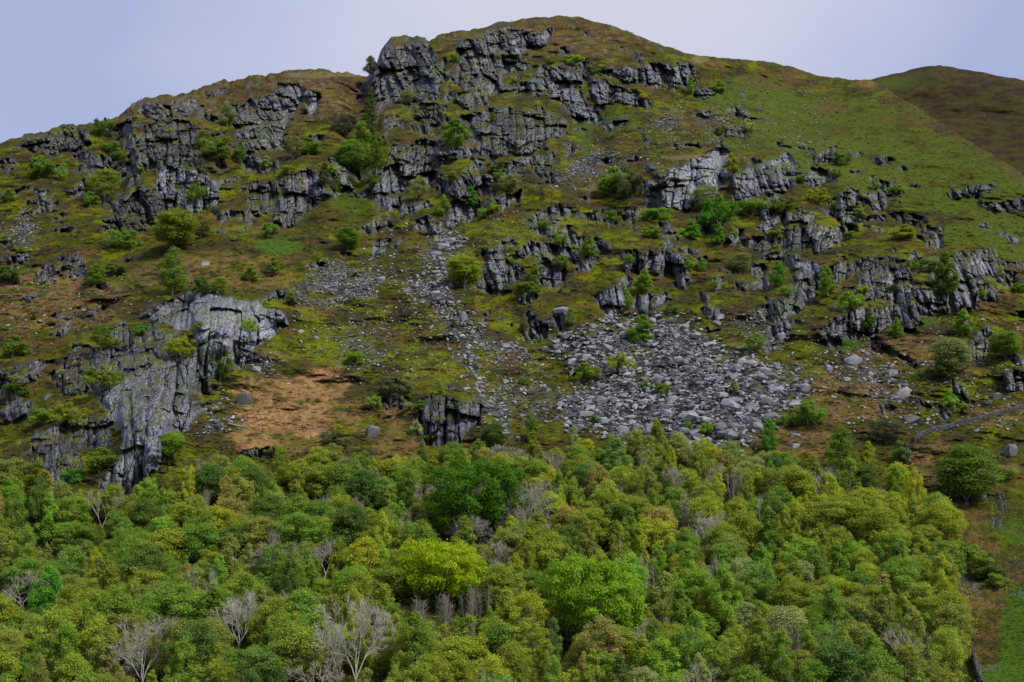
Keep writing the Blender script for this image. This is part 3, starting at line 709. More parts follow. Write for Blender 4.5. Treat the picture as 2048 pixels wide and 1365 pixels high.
def leaf_cloud(puffs, n, size, rg, flat=1.0, tone=.30, updir=.35, shell=.42):
    """quads spread through the volume of many puffs: (x, y, z, r, rz)"""
    pf = np.array(puffs, float); w = pf[:, 3] ** 2; w /= w.sum()
    k = rg.choice(len(pf), n, p=w)
    d = rg.normal(size=(n, 3)); d[:, 2] = np.where(rg.random(n) < .6, np.abs(d[:, 2]), d[:, 2])
    d /= np.linalg.norm(d, axis=1, keepdims=True)
    rr = rg.random(n) ** shell * (1 + np.abs(rg.normal(size=n)) * .22)
    c = pf[k, :3] + d * rr[:, None] * np.stack([pf[k, 3], pf[k, 3], pf[k, 4]], 1)
    nn = d * .9 + rg.normal(size=(n, 3)) * .55 + np.array([0, 0, updir])
    nn /= np.linalg.norm(nn, axis=1, keepdims=True)
    a = np.cross(nn, rg.normal(size=(n, 3))); a /= np.linalg.norm(a, axis=1, keepdims=True) + 1e-9
    b = np.cross(nn, a)
    s = size * (.6 + .8 * rg.random(n))[:, None]
    V = np.stack([c - a * s * .75, c + b * s * .5, c + a * s * .75, c - b * s * .5], 1).reshape(-1, 3)
    pt = (1 + tone * (rg.random(len(pf)) - .5))[k] * (1 + .5 * (rg.random(n) - .5))
    hue = (rg.random(len(pf)) - .5)[k] * .14 + (rg.random(n) - .5) * .10
    T = np.stack([pt * (1 + hue), pt, pt * (1 - hue)], 1)
    return V, np.repeat(T, 4, 0)
def leaf_mesh(name, V, T):
    F = np.arange(len(V)).reshape(-1, 4)
    return mesh_np(name, V, F, [M_leaf], {'tone': ('FLOAT_COLOR', T)})

PROTO = {}
def proto(kind, trunk, crown, h, w, bark=None): PROTO.setdefault(kind, []).append((trunk, crown, h, w))
def make_birch(seed, h=10, w=2.3, n=14000, lean=0.0, low=.16, airy=1.0):
    random.seed(seed); rg = np.random.default_rng(seed); g = Geo()
    top = Vector((lean * h, random.uniform(-.4, .4), h * .98))
    tr = limb(g, (0, 0, -.6), top, .15, .025, 5, .018, 7)
    puffs = []
    nb = 64
    for i in range(nb):
        f = low + (1 - low) * (i + random.random()) / nb
        p = Vector((0, 0, 0)).lerp(top, f)
        env = w * (min(1, (f - low * .6) / .28)) ** .7 * (1 - f) ** .62 * 1.35 + .22
        an = random.uniform(0, 6.283); r = env * random.uniform(.25, 1.0)
        q = p + Vector((math.cos(an) * r, math.sin(an) * r, random.uniform(-.2, .5)))
        limb(g, p - Vector((0, 0, .5)), q, .035, .012, 3, .06, 2)
        pr = random.uniform(.50, .92) * (1.0 - .35 * f) * (w / 2.3) ** .5
        puffs.append((q.x, q.y, q.z - pr * .3, pr, pr * random.uniform(1.0, 1.6)))
    V, T = leaf_cloud(puffs, int(n * airy), .155, rg)
    proto('birch', g.mesh('birch_trunk', M_birch), leaf_mesh('birch_crown', V, T), h, 2 * w)
def make_round(kind, seed, h=9, w=3.5, n=6500, base=.22, puffr=.85, npf=70, leaf=.2, bark=None, dome=1.0, skew=0.0, lobes=0, tone=.3):
    random.seed(seed); rg = np.random.default_rng(seed); g = Geo()
    bark = bark or M_bark
    fork = Vector((0, 0, h * base)); limb(g, (0, 0, -.7), fork, .028 * h + .02, .022 * h, 6, .03, 2)
    cz = h * (base + 1) / 2; rz = h * (1 - base) / 2
    lob = [(random.uniform(0, 6.283), random.uniform(-.6, .8), random.uniform(.12, .30)) for _ in range(6)]
    puffs = []; ends = []
    for i in range(npf):
        an = random.uniform(0, 6.283); el = math.asin(random.uniform(-.85, 1))
        rad = random.uniform(.55, 1.0)
        bump = 1 + sum(a * math.exp(-((math.atan2(math.sin(an - la), math.cos(an - la))) ** 2) * 2 - (el - le) ** 2 * 3) for la, le, a in lob) - .12
        x = math.cos(an) * math.cos(el) * w * rad * bump; y = math.sin(an) * math.cos(el) * w * rad * bump
        z = cz + math.sin(el) * rz * rad * bump * (1 if el > 0 else dome)
        z += skew * x
        pr = puffr * random.uniform(.65, 1.25)
        puffs.append((x, y, z, pr, pr * .8)); ends.append((x, y, z))
    for k in range(7):
        an = k * .9 + random.random(); r = w * .5
        mid = Vector((math.cos(an) * r, math.sin(an) * r, cz + random.uniform(-.1, .35) * rz + skew * math.cos(an) * r))
        limb(g, fork, mid, .013 * h, .006 * h, 4, .09, 3)
        for e in sorted(ends, key=lambda e: (Vector(e) - mid).length)[:6]:
            limb(g, mid, e, .004 * h, .0018 * h, 3, .08, 2)
    V, T = leaf_cloud(puffs, n, leaf, rg, tone=tone)
    proto(kind, g.mesh(kind + '_trunk', bark), leaf_mesh(kind + '_crown', V, T), h * (1.0), 2 * w)
def grow(g, p, d, L, r, lev, spread, segs, tips, upb=.12):
    q = p + d * L
    mid = p.lerp(q, .5) + Vector((random.uniform(-1, 1), random.uniform(-1, 1), random.uniform(-1, 1))) * L * .07
    g.tube([p, mid, q], [r, r * .85, r * .62], 5 if lev > 3 else 3)
    if lev == 0: tips.append(q); return
    for i in range(3 if lev > 1 else 6):
        ax = Vector((random.gauss(0, 1), random.gauss(0, 1), random.gauss(0, 1))).normalized()
        nd = (d + ax * spread * random.uniform(.6, 1.3) + Vector((0, 0, upb))).normalized()
        grow(g, p.lerp(q, random.uniform(.55, 1.0)) if i else q, nd, L * random.uniform(.62, .90), max(.013, r * .58), lev - 1, spread, segs, tips, upb)
def make_bare(seed, lev=5, L=2.2, spread=.75, leaves=0, mat=None, stems=1, r=.17):
    random.seed(seed); rg = np.random.default_rng(seed); g = Geo(); g2 = Geo(); tips = []
    for s in range(stems):
        a = Vector((random.uniform(-.5, .5), random.uniform(-.5, .5), -.6)) * (0 if stems == 1 else 1)
        a.z = -.6
        d = Vector((random.uniform(-.2, .2), random.uniform(-.2, .2), 1)).normalized()
        r *= .72
        g.tube([a, a + d * (L * .8)], [r * 1.3, r], 6)
        for i in range(4):
            nd = (d + Vector((math.cos(i * 1.6 + seed), math.sin(i * 1.6 + seed), random.uniform(-.1, .3))) * random.uniform(.45, .95)).normalized()
            grow(g2, a + d * (L * random.uniform(.55, .8)), nd, L, r * .7, lev - 1, spread, 2, tips)
    Vm = np.array(g2.V); h = Vm[:, 2].max(); w = np.percentile(np.abs(Vm[:, :2]), 98) * 2
    V = Vm; F = np.array(g2.F3)
    me = mesh_np('bare_crown', V, F, [mat or M_grey], None, True)
    proto('bare', g.mesh('bare_trunk', mat or M_grey), me, h, w)
def make_whips(seed):
    random.seed(seed); g = Geo(); g2 = Geo(); tips = []
    for i in range(11):
        a = Vector((random.uniform(-2.6, 2.6), random.uniform(-1.6, 1.6), -.6)); h = random.uniform(5, 8)
        b = a + Vector((random.uniform(-.6, .6), random.uniform(-.4, .4), h))
        pts = limb(g, a, b, .045, .015, 4, .03, 4)
        for k in range(60):
            f = random.uniform(.3, 1); p = a.lerp(b, f); an = random.uniform(0, 6.28)
            q = p + Vector((math.cos(an) * .7, math.sin(an) * .7, random.uniform(.5, 1.2))) * (1.15 - f * .5)
            g2.tube([p, p.lerp(q, .5) + Vector((0, 0, -.08)), q], [.018, .013, .007], 3)
    proto('whips', g.mesh('sapling_stems', M_whip), g2.mesh('sapling_twigs', M_whip), 7.5, 6.0)
def make_shrub(seed, n=6000, h=4.0, w=2.6, mat=None):
    random.seed(seed); rg = np.random.default_rng(seed); g = Geo(); puffs = []
    for i in range(26):
        an = random.uniform(0, 6.283); el = math.asin(random.uniform(-.35, 1)); rad = random.uniform(.3, 1.12)
        x = math.cos(an) * math.cos(el) * w * rad * random.uniform(.75, 1.1); y = math.sin(an) * math.cos(el) * w * rad
        z = h * .30 + math.sin(el) * h * .66 * rad * random.uniform(.85, 1.05)
        pr = random.uniform(.42, .85); puffs.append((x, y, z, pr, pr * .75))
        if i % 3 == 0: limb(g, (x * .1, y * .1, -.5), (x, y, z), .07, .02, 4, .09, 3)
    V, T = leaf_cloud(puffs, n, .165, rg)
    proto('shrub', g.mesh('shrub_stems', M_bark), leaf_mesh('shrub_crown', V, T), h, 2 * w)
def make_conifer(seed, h=11, w=2.3, n=6000):
    random.seed(seed); rg = np.random.default_rng(seed); g = Geo(); puffs = []
    limb(g, (0, 0, -.6), (0, 0, h * .97), .2, .03, 5, .004, 4)
    for i in range(80):
        f = .08 + .9 * (i / 80) ** .9; r = w * (1 - f) ** .8 * random.uniform(.45, 1.05); an = i * 2.399 + random.random()
        q = Vector((math.cos(an) * r, math.sin(an) * r, f * h - r * .25))
        limb(g, (0, 0, f * h), q, .035, .012, 3, .02, 1)
        pr = .30 + .38 * (1 - f); puffs.append((q.x, q.y, q.z, pr * 1.2, pr * .5))
    V, T = leaf_cloud(puffs, n, .17, rg)
    proto('conifer', g.mesh('conifer_trunk', M_bark), leaf_mesh('conifer_crown', V, T), h, 2 * w)
for k in range(6): make_birch(100 + k, 10, [2.2, 1.9, 2.6, 2.1, 2.9, 1.7][k], lean=[0, .05, -.04, .02, -.02, .03][k], airy=[1, .75, 1.1, .6, 1.15, .9][k])
for k in range(6): make_round('round', 200 + k, 9, [3.0, 3.6, 2.6, 3.2, 4.0, 2.7][k], n=16000, leaf=.165, npf=95, puffr=.95, base=[.06, .08, .1, .05, .08, .04][k])
for k in range(3): make_round('airy', 230 + k, 9.5, 2.7, n=6500, base=.08, puffr=.75, npf=75, leaf=.17)
for k, (sk, w_, h_) in enumerate(((0.0, 10.5, 14), (-.03, 8.8, 11.5), (-.16, 8.6, 12))):
    make_round('sycamore', 300 + k, h_, w_, n=42000, base=.05, puffr=1.25, npf=240, leaf=.25, skew=sk, tone=.35)
for k in range(4): make_shrub(400 + k, w=[2.6, 2.2, 3.0, 2.4][k])
make_bare(501, 6, 2.0, .8); make_bare(502, 6, 1.8, .8, r=.13); make_bare(503, 6, 1.7, .95, r=.14); make_bare(504, 4, 2.6, .6, r=.10)
make_whips(600); make_whips(601); make_conifer(700)

PAL = {'olive': (.315, .415, .045), 'yellow': (.42, .51, .045), 'mid': (.225, .380, .045), 'bright': (.27, .48, .05), 'dark': (.135, .235, .042),
       'dull': (.300, .365, .070), 'blue': (.21, .37, .075), 'gold': (.40, .40, .10), 'pale': (.36, .44, .14), 'vivid': (.14, .40, .035),
       'syc': (.36, .45, .02), 'sycg': (.225, .38, .03), 'sycd': (.105, .225, .02), 'thorn': (.17, .21, .095), 'white': (.52, .56, .40)}
NAMES = {'birch': ('birch_tree', 'birch'), 'round': ('broadleaf_tree', 'tree'), 'airy': ('thin_leaved_tree', 'tree'), 'sycamore': ('sycamore_tree', 'tree'), 'shrub': ('bush', 'bush'),
         'bare': ('bare_tree', 'bare tree'), 'whips': ('leafless_saplings', 'saplings'), 'conifer': ('conifer_tree', 'conifer')}
def plant(kind, X, Y, label, color='mid', hpx=None, wpx=None, hm=None, var=None, group=None, tilt=0.0, sink=.2):
    p, mpp, r, i = ground(X, Y)
    trunk, crown, h, w = PROTO[kind][var if var is not None else random.randrange(len(PROTO[kind]))]
    s = (hm if hm else hpx * mpp) / h
    sx = s if wpx is None else wpx * mpp / w
    nm, cat = NAMES[kind]
    e = bpy.data.objects.new(nm, None); COL.objects.link(e)
    e.empty_display_size = .3
    e.location = p + Vector((0, 0, -sink)); e.rotation_euler = (random.uniform(-.04, .04), tilt + random.uniform(-.05, .05), random.uniform(-3.1, 3.1) if kind != 'sycamore' else 0)
    e.scale = (sx, (sx + s) / 2 if wpx else s, s)
    tag(e, label, cat, group)
    tn = link('trunk' if kind not in ('shrub', 'whips') else 'stems', trunk, e); cn = link('twigs' if kind in ('bare', 'whips') else 'crown', crown, e)
    if kind not in ('bare', 'whips'):
        c = PAL[color]; v = random.uniform(.86, 1.14)
        hu = random.uniform(.93, 1.07)
        if color[:3] != 'syc': c = (c[0] * 1.0 + .008, c[1] * .93 + .008, c[2] * .9 + .010)
        cn.color = (c[0] * v * hu, c[1] * v, c[2] * v / hu, 1)
    return e

# ------------------------------------------------------------------ bushes and trees that stand singly on the slope: X, Y of the foot, width, height in px
G1 = 'bushes and small trees on the open hillside'
LONE = [
('birch',742,152,30,42,'thorn','thin grey green tree on the skyline at the gully between the two hills'),
('birch',722,345,62,100,'mid','tall mid green tree at the foot of the wooded gully'),
('conifer',735,300,44,135,'dark','tall dark conifer like tree standing up the middle of the wooded gully'),
('round',697,345,60,65,'mid','leafy tree on the left side of the wooded gully above the cliff pillar'),
('birch',752,345,40,80,'mid','narrow green tree on the right side of the wooded gully'),
('airy',690,280,55,60,'thorn','grey green hazy tree upper left of the wooded gully'),
('round',700,335,50,50,'olive','olive tree low in the left of the wooded gully'),
('shrub',745,375,30,28,'mid','small bush under the right hand trees of the wooded gully'),
('birch',453,255,34,52,'pale','thin pale birch with white trunk on the heather of the left hill'),
('round',432,318,75,50,'mid','wide green tree in the notch left of the rock curtain'),
('airy',405,300,40,45,'dull','thin brownish tree left of the green tree in the notch'),
('airy',585,322,38,56,'gold','sparse orange brown birch with pale forked trunk on the mossy left slope'),
('shrub',617,312,52,36,'mid','low green bush right of the sparse orange birch'),
('shrub',573,352,26,28,'olive','yellowish bush just below the sparse orange birch'),
('birch',645,375,26,50,'thorn','thin dark stemmed tree on the columned cliff'),
('shrub',660,352,22,22,'bright','small bright bush at the top right of the columned cliff'),
('round',78,358,58,44,'mid','round green tree near the left edge under the skyline cliff'),
('shrub',205,275,40,44,'dark','dark green bush against the cliff at the left skyline'),
('shrub',222,315,32,40,'mid','green bush left of the shadowed slot on the left hill'),
('airy',208,408,66,80,'olive','tall yellow brown tree on the left slope below the slab sided outcrop'),
('shrub',180,412,36,28,'mid','green bush at the foot of the tall yellow brown tree'),
('shrub',278,350,22,20,'bright','tiny bright bush between the dark faces of the left hill'),
('shrub',350,390,38,18,'vivid','low vivid green bush on the ledge of the pale vertical face'),
('shrub',393,405,36,44,'mid','ivy green bush climbing the right side of the pale vertical face'),
('birch',478,330,18,50,'mid','narrow green tree hugging the edge of the rock curtain'),
('round',242,500,58,50,'mid','domed green shrub below the black lower face'),
('round',345,505,100,88,'olive','wide olive tree on the slope right of the domed green shrub'),
('airy',400,478,56,60,'gold','thin yellow tree right of the wide olive tree'),
('birch',345,592,62,98,'mid','bright green tree above the huge pale buttress'),
('round',402,592,52,42,'dark','very dark green bush directly above the huge pale buttress'),
('airy',438,592,40,42,'olive','olive bush right of the very dark green bush'),
('birch',190,575,46,48,'mid','green cone shaped tree on the left slope'),
('shrub',228,552,52,26,'dark','flat dark bush below the domed green shrub'),
('shrub',500,565,28,32,'mid','small green bush on the slope left of the slanting outcrop'),
('shrub',545,548,28,30,'mid','small bush above the dark slanting outcrop'),
('shrub',537,478,30,34,'mid','green bush at the foot of the long columned cliff'),
('airy',812,212,32,36,'pale','pale green bush on the lower right face of the square rock tower'),
('birch',905,300,52,66,'bright','bright leafy tree in the middle of the summit hill'),
('shrub',908,125,22,18,'vivid','little bright bush at the top of the grass gully below the summit'),
('birch',985,245,14,22,'mid','tiny upright tree on the purple tier of the summit hill'),
('airy',838,406,42,54,'pale','sunlit pale birch with crooked trunk at the foot of the summit crag'),
('shrub',942,418,34,40,'vivid','vivid green bush below the jointed tier above the boulder chute'),
('shrub',903,365,30,26,'olive','yellow green bush on the knob right of the domed crag'),
('airy',1020,385,42,42,'pale','pale greyish bush on the leaning grey slabs'),
('shrub',997,362,26,22,'bright','small bright bush left of the pale greyish bush'),
('shrub',1222,392,78,56,'bright','large spreading green bush left of the tall pale wall'),
('shrub',1262,398,50,60,'thorn','dark grey thorn bush against the left end of the tall pale wall'),
('shrub',1100,130,18,14,'mid','tiny bush near the top of the leaning ridge'),
('shrub',1190,150,22,16,'mid','tiny bush on the grass step right of the leaning ridge'),
('birch',1462,348,28,42,'yellow','yellow green bush in the cleft between the two pale walls'),
('airy',1415,425,56,62,'pale','pale tree at the foot of the tall pale wall'),
('round',1438,455,76,66,'vivid','vivid green tree in the hollow between the pale walls'),
('shrub',1385,480,44,34,'vivid','low vivid bush left of the small boulder like outcrop'),
('shrub',1437,492,28,42,'vivid','narrow vivid bush below the vivid green tree'),
('round',1502,435,52,44,'mid','green tree under the wide pale wall'),
('shrub',1562,425,66,34,'mid','long low green bush under the right end of the wide pale wall'),
('shrub',1632,407,42,36,'yellow','olive bush above the leaning triangular crag'),
('shrub',1310,442,62,30,'bright','spreading bright bush below the foot of the tall pale wall'),
('shrub',1300,478,40,26,'mid','green bush below the spreading bright bush'),
('birch',1180,520,40,52,'bright','bright green little tree on the broken band at centre'),
('shrub',1120,490,32,28,'bright','bright bush in the middle of the broken band of rock'),
('shrub',1088,470,34,36,'mid','green bush above the left end of the broken band'),
('shrub',1122,536,26,28,'mid','small green bush at the foot of the broken band'),
('round',928,575,68,68,'yellow','large yellow green tree right of the boulder chute'),
('shrub',1052,588,50,30,'mid','round bush on top of the short crag at centre'),
('birch',1285,588,38,46,'bright','bright green tree above the fan shaped crag'),
('shrub',1247,592,16,20,'vivid','tiny vivid bush on the fan shaped crag'),
('birch',1275,690,52,58,'bright','bright tree at the top edge of the main scree'),
('round',694,500,50,50,'mid','green tree left of the small crag by the boulder chute'),
('shrub',708,730,40,32,'bright','bright green bush on the strewn stones in mid slope'),
('round',790,797,70,52,'thorn','wide grey green bush above the dark ledges'),
('shrub',838,828,38,24,'mid','green bush at the left top of the fluted buttress'),
('shrub',862,890,28,26,'bright','bright bush at the foot of the fluted buttress'),
('round',985,905,50,58,'dark','dark green tree right of the fluted buttress'),
('birch',1063,885,30,58,'mid','slim green tree at the foot of the lower boulder chute'),
('shrub',1170,768,42,44,'mid','green bush at the left of the main scree'),
('shrub',1238,745,34,44,'yellow','yellow green bush near the top left of the main scree'),
('shrub',1325,792,24,30,'bright','small light bush in the middle of the main scree'),
('shrub',1290,778,14,18,'bright','tiny bush just left of the small light bush in the scree'),
('shrub',1468,786,24,26,'pale','pale round bush among the large blocks of the scree'),
('airy',1508,708,42,42,'mid','loose green bush at the upper right rim of the scree'),
('round',1615,855,62,58,'bright','round bright bush just right of the main scree'),
('birch',1538,905,36,62,'vivid','narrow vivid green tree at the lower right corner of the scree'),
('shrub',1412,868,28,26,'bright','bright bush at the bottom edge of the scree'),
('shrub',1375,862,14,22,'bright','slender little bush at the bottom edge of the scree'),
('shrub',1187,848,24,20,'blue','bluish bush low in the left of the scree'),
('birch',1557,575,32,52,'vivid','vivid upright tree beside the small square crag'),
('airy',1480,548,52,46,'pale','pale loose bush left of the pale face with trees'),
('birch',1655,592,36,60,'mid','slim green tree between the small square crag and the broad crag'),
('shrub',1700,625,42,44,'bright','bright bush at the top left of the stepped pale face'),
('shrub',1742,662,26,42,'dark','dark bush in the middle of the stepped pale face'),
('birch',1893,600,52,92,'mid','tall green tree on the large pillared crag'),
('shrub',1865,545,40,34,'pale','pale green bush on top of the large pillared crag'),
('shrub',1830,545,40,28,'mid','green bush at the top left of the large pillared crag'),
('shrub',1785,588,38,16,'dark','flat dark bush at the foot of the broad crag'),
('birch',1925,672,42,52,'bright','bright tree on the rusty slope left of the tall leaning crag'),
('round',1900,755,74,80,'pale','pale topped tree left of the tall leaning crag'),
('shrub',1875,765,60,36,'dark','dark bush under the pale topped tree'),
('round',2012,722,64,64,'mid','green tree right of the tall leaning crag'),
('shrub',1898,805,24,22,'vivid','vivid little bush on the dark upright outcrop'),
('birch',1795,680,22,42,'bright','slender bright tree right of the stepped pale face'),
('shrub',2036,585,40,20,'bright','flat bright bush on rock at the right edge'),
('shrub',1965,598,24,24,'olive','olive bush at the right of the large pillared crag'),
('shrub',1700,478,26,18,'bright','small bright bush below the leaning triangular crag'),
('shrub',1810,478,56,26,'yellow','broad yellowish bush left of the grey horn'),
('shrub',1548,478,34,20,'olive','olive bush under the long shallow band of rock'),
('shrub',1552,510,26,22,'pale','pale bush above the vivid upright tree'),
('shrub',278,672,26,22,'vivid','vivid bush beside the rounded grey boss'),
('shrub',362,720,52,50,'yellow','yellow green tree between the two buttresses'),
('birch',440,765,56,72,'mid','green tree growing up the foot of the huge pale buttress'),
('shrub',497,668,24,34,'bright','bright bush in the cleft of the huge pale buttress'),
('shrub',486,690,14,20,'vivid','tiny vivid bush below the bush in the cleft'),
('shrub',398,662,20,20,'bright','small bright bush left of the smooth face of the pale buttress'),
('round',205,785,76,58,'olive','olive tree right of the black shadowed face'),
('airy',200,705,36,60,'mid','feathery green tree below the rounded grey boss'),
('round',138,860,64,58,'olive','olive tree hanging over the dark lower tiers'),
('shrub',85,850,50,40,'mid','green bush left of the olive tree over the dark tiers'),
('round',338,925,48,62,'bright','bright green tree right of the lower buttress foot'),
('shrub',200,945,76,44,'mid','wide green bush growing out of the dark tiers'),
('shrub',142,968,32,36,'vivid','vivid bush low on the dark tiers'),
('birch',66,1005,68,80,'olive','olive tree at the left bottom of the dark tiers'),
('shrub',25,715,56,42,'mid','green bush near the left edge above the grey rock'),
('shrub',30,792,44,34,'dark','dark bush near the left edge under the grey rock'),
('shrub',68,640,16,12,'dark','tiny dark bush on the tawny slope at left'),
('shrub',665,892,52,32,'thorn','dark thorn bush right of the bracken patch'),
('round',643,950,56,52,'bright','bright round tree at the top of the wood under the bracken'),
('birch',1735,950,38,62,'yellow','yellow green young tree standing alone above the wood'),
('shrub',1798,928,40,42,'blue','bluish round bush right of the yellow young tree'),
('airy',1772,890,60,55,'thorn','grey leafless looking bush above the bluish round bush'),
('birch',1685,985,56,125,'mid','tall bright birch rising above the top edge of the wood'),
('round',1932,1010,105,112,'mid','big spreading green tree standing outside the wood at lower right'),
('shrub',1880,1000,50,30,'dark','dark low bush left of the big spreading tree'),
('shrub',2000,965,50,36,'mid','green bush right of the big spreading tree'),
('round',1930,1145,88,62,'mid','green tree at the edge of the wood left of the mossy face'),
('shrub',1970,1165,60,40,'dark','dark bush on the left foot of the mossy face'),
('shrub',10,570,40,40,'dark','dark bush cut by the left edge on the tawny slope'),
('shrub',905,655,14,16,'dark','tiny dark bush on the lower boulder chute'),
('shrub',1042,772,16,14,'dark','tiny dark bush left of the main scree'),
]
random.seed(5)
for kind, X, Y, w_, h_, c_, lab in LONE:
    if kind == 'round' and w_ > h_ * 1.02 and w_ < 95: kind = 'shrub'
    e = plant(kind, X, Y, lab, c_, hpx=h_ * 1.04, wpx=w_ * 1.1, group=G1)
    for ch in e.children: ch.color = tuple(v * .80 for v in ch.color[:3]) + (1,)

# one or two small bushes at most of the crags
random.seed(21)
for k, (lab, pl, polys) in enumerate(CRAGS):
    if len(lab.split()) > 10: continue
    xs_ = [q[0] for q in polys[0]]; ys_ = [q[1] for q in polys[0]]
    for side, words in ((-1, 'left'), (1, 'right')):
        if random.random() < (.35 if sum(xs_) / len(xs_) > 1150 else .62): continue
        X = (min(xs_) + 4 if side < 0 else max(xs_) - 4) + random.uniform(-8, 8); Y = max(ys_) * .7 + min(ys_) * .3 + random.uniform(-4, 14)
        if X < 5 or X > 2040 or Y < 110: continue
        kd = random.choice(('shrub', 'shrub', 'airy', 'birch')); c_ = random.choice(('mid', 'bright', 'olive', 'pale', 'mid', 'dark'))
        hh = random.uniform(18, 34) * (1.35 if kd == 'birch' else 1)
        plant(kd, X, Y, ('small tree' if kd != 'shrub' else 'small bush') + ' at the ' + words + ' of ' + lab, c_, hpx=hh, wpx=random.uniform(22, 38) * (.8 if kd == 'birch' else 1), group=G1)

# ------------------------------------------------------------------ trees of the wood that one can point at
G2 = 'trees of the wood at the foot of the hill'
MARK = [
('sycamore',958,1085,208,165,'sycd',0,'great dark green domed sycamore at the top middle of the wood'),
('sycamore',884,1215,172,128,'syc',1,'brilliant yellow green sycamore left of centre in the wood'),
('sycamore',1205,1295,190,165,'sycg',2,'bright green sycamore with lopsided crown low in the middle of the wood'),
('round',1675,1085,128,92,'olive',4,'pale green flat domed tree in the right of the wood'),
('bare',475,1305,100,125,None,0,'leafless pale grey tree with two trunks at the lower left of the wood'),
('bare',285,1395,125,150,None,2,'leafless grey tree near the bottom left corner of the wood'),
('bare',708,1395,140,185,None,1,'largest leafless tree with dense pinkish grey twigs at the bottom of the wood'),
('bare',642,1425,128,135,None,2,'leafless pale tree cut by the bottom edge beside the largest bare one'),
('bare',930,1110,98,80,None,0,'leafless dark grey tree between the dark and the brilliant sycamore'),
('bare',1008,945,100,58,None,1,'low leafless grey tree above the great dark sycamore'),
('bare',1052,1085,72,130,None,2,'pale grey leafless tree at the right flank of the great dark sycamore'),
('bare',1340,1240,55,60,None,1,'small leafless tree right of the lopsided sycamore'),
('bare',1435,1210,52,95,None,3,'upright pinkish leafless tree right of the middle of the wood'),
('bare',1522,1080,52,92,None,3,'upright leafless tree left of the flat domed tree'),
('bare',1185,1130,50,40,None,0,'small leafless tree above the lopsided sycamore'),
('whips',870,1262,110,78,None,0,'thicket of leafless grey stems below the brilliant sycamore'),
('whips',955,1245,90,80,None,1,'thicket of leafless grey stems right of the brilliant sycamore'),
('whips',1000,1190,80,85,None,0,'thin leafless stems between the brilliant and the lopsided sycamore'),
('whips',838,1050,60,85,None,1,'grey leafless stems left of the great dark sycamore'),
('whips',620,1210,70,60,None,1,'brown leafless stems in the middle left of the wood'),
('whips',1745,1240,80,85,None,0,'brownish leafless stems in the lower right of the wood'),
('whips',1590,1350,60,110,None,1,'tall brown grey stems at the bottom right of the wood'),
('whips',130,1150,60,60,None,1,'brown leafless stems near the left of the wood'),
('birch',452,1065,40,108,'gold',3,'tall pale golden birch with bare top in the upper left of the wood'),
('airy',452,1085,76,70,'gold',0,'pale straw coloured tree at the foot of the golden birch'),
('airy',1848,1075,42,60,'white',1,'whitish blossoming tree at the right edge of the wood'),
('airy',1770,1105,40,55,'white',2,'pale silvery tree left of the whitish blossoming one'),
('airy',1838,1235,60,70,'gold',0,'brown tinted thin tree near the right edge of the wood'),
('birch',925,1135,48,92,'olive',5,'pointed olive birch right of the bare tree below the dark sycamore'),
('birch',1058,1175,44,108,'olive',5,'pointed olive birch above the middle of the wood'),
('birch',1010,1130,60,90,'yellow',2,'yellow tinged pointed birch below the great dark sycamore'),
('round',385,1050,58,58,'gold',2,'rusty gold tree in the upper left of the wood'),
('birch',85,1265,66,120,'vivid',2,'vivid green upright tree at the lower left of the wood'),
('birch',120,1380,76,120,'bright',4,'bright green tree in the bottom left of the wood'),
('round',530,1385,96,80,'blue',1,'bluish green round tree at the bottom left of the wood'),
('shrub',1670,1130,56,60,'blue',1,'bluish green bush among the birches at the right'),
('birch',1450,1280,70,140,'bright',4,'bright yellow green birch in the right middle of the wood'),
('round',1545,1040,60,50,'dark',2,'dark tree near the top right of the wood'),
('birch',1235,980,62,100,'blue',2,'dark bluish tree at the top of the wood under the scree'),
('birch',1490,1300,60,85,'pale',3,'pale birch right of the bright yellow green birch'),
('birch',250,1120,60,75,'blue',0,'bluish green birch in the left of the wood'),
('round',345,1130,80,60,'blue',3,'pale bluish tree in the left middle of the wood'),
('birch',1315,1410,110,110,'bright',4,'bright green tree at the bottom right of the lopsided sycamore'),
('round',1170,1300,90,80,'olive',5,'olive tree in front of the lopsided sycamore'),
('birch',1095,1215,60,40,'yellow',2,'yellow green treetop at the left tip of the lopsided sycamore'),
('round',1230,1350,110,100,'olive',0,'yellow olive tree in front of the foot of the lopsided sycamore'),
]
taken = []
for kind, X, Y, w_, h_, c_, v_, lab in MARK:
    e = plant(kind, X, Y, lab, c_ or 'mid', hpx=h_ * 1.03, wpx=w_ * 1.03, var=v_, group=G2)
    p, mpp, r_, i_ = ground(X, Y)
    rr = .38 * w_ * mpp if kind == 'sycamore' else .25 * w_ * mpp
    taken.append((p.x, p.y, rr))
    if kind in ('sycamore',):   # nothing tall may stand right in front of a landmark crown
        taken.append((p.x, p.y - 4, rr * 1.0))
# keep-clear pieces of the photograph: crowns that stay visible (X, Y, half width, height px)
CLEAR = [(958, 1050, 95), (884, 1190, 88), (1205, 1240, 85), (475, 1300, 38), (708, 1370, 62), (285, 1370, 45), (642, 1400, 50), (930, 1095, 42), (1675, 1065, 60), (870, 1255, 50), (955, 1240, 40), (1435, 1200, 24), (1052, 1050, 28)]

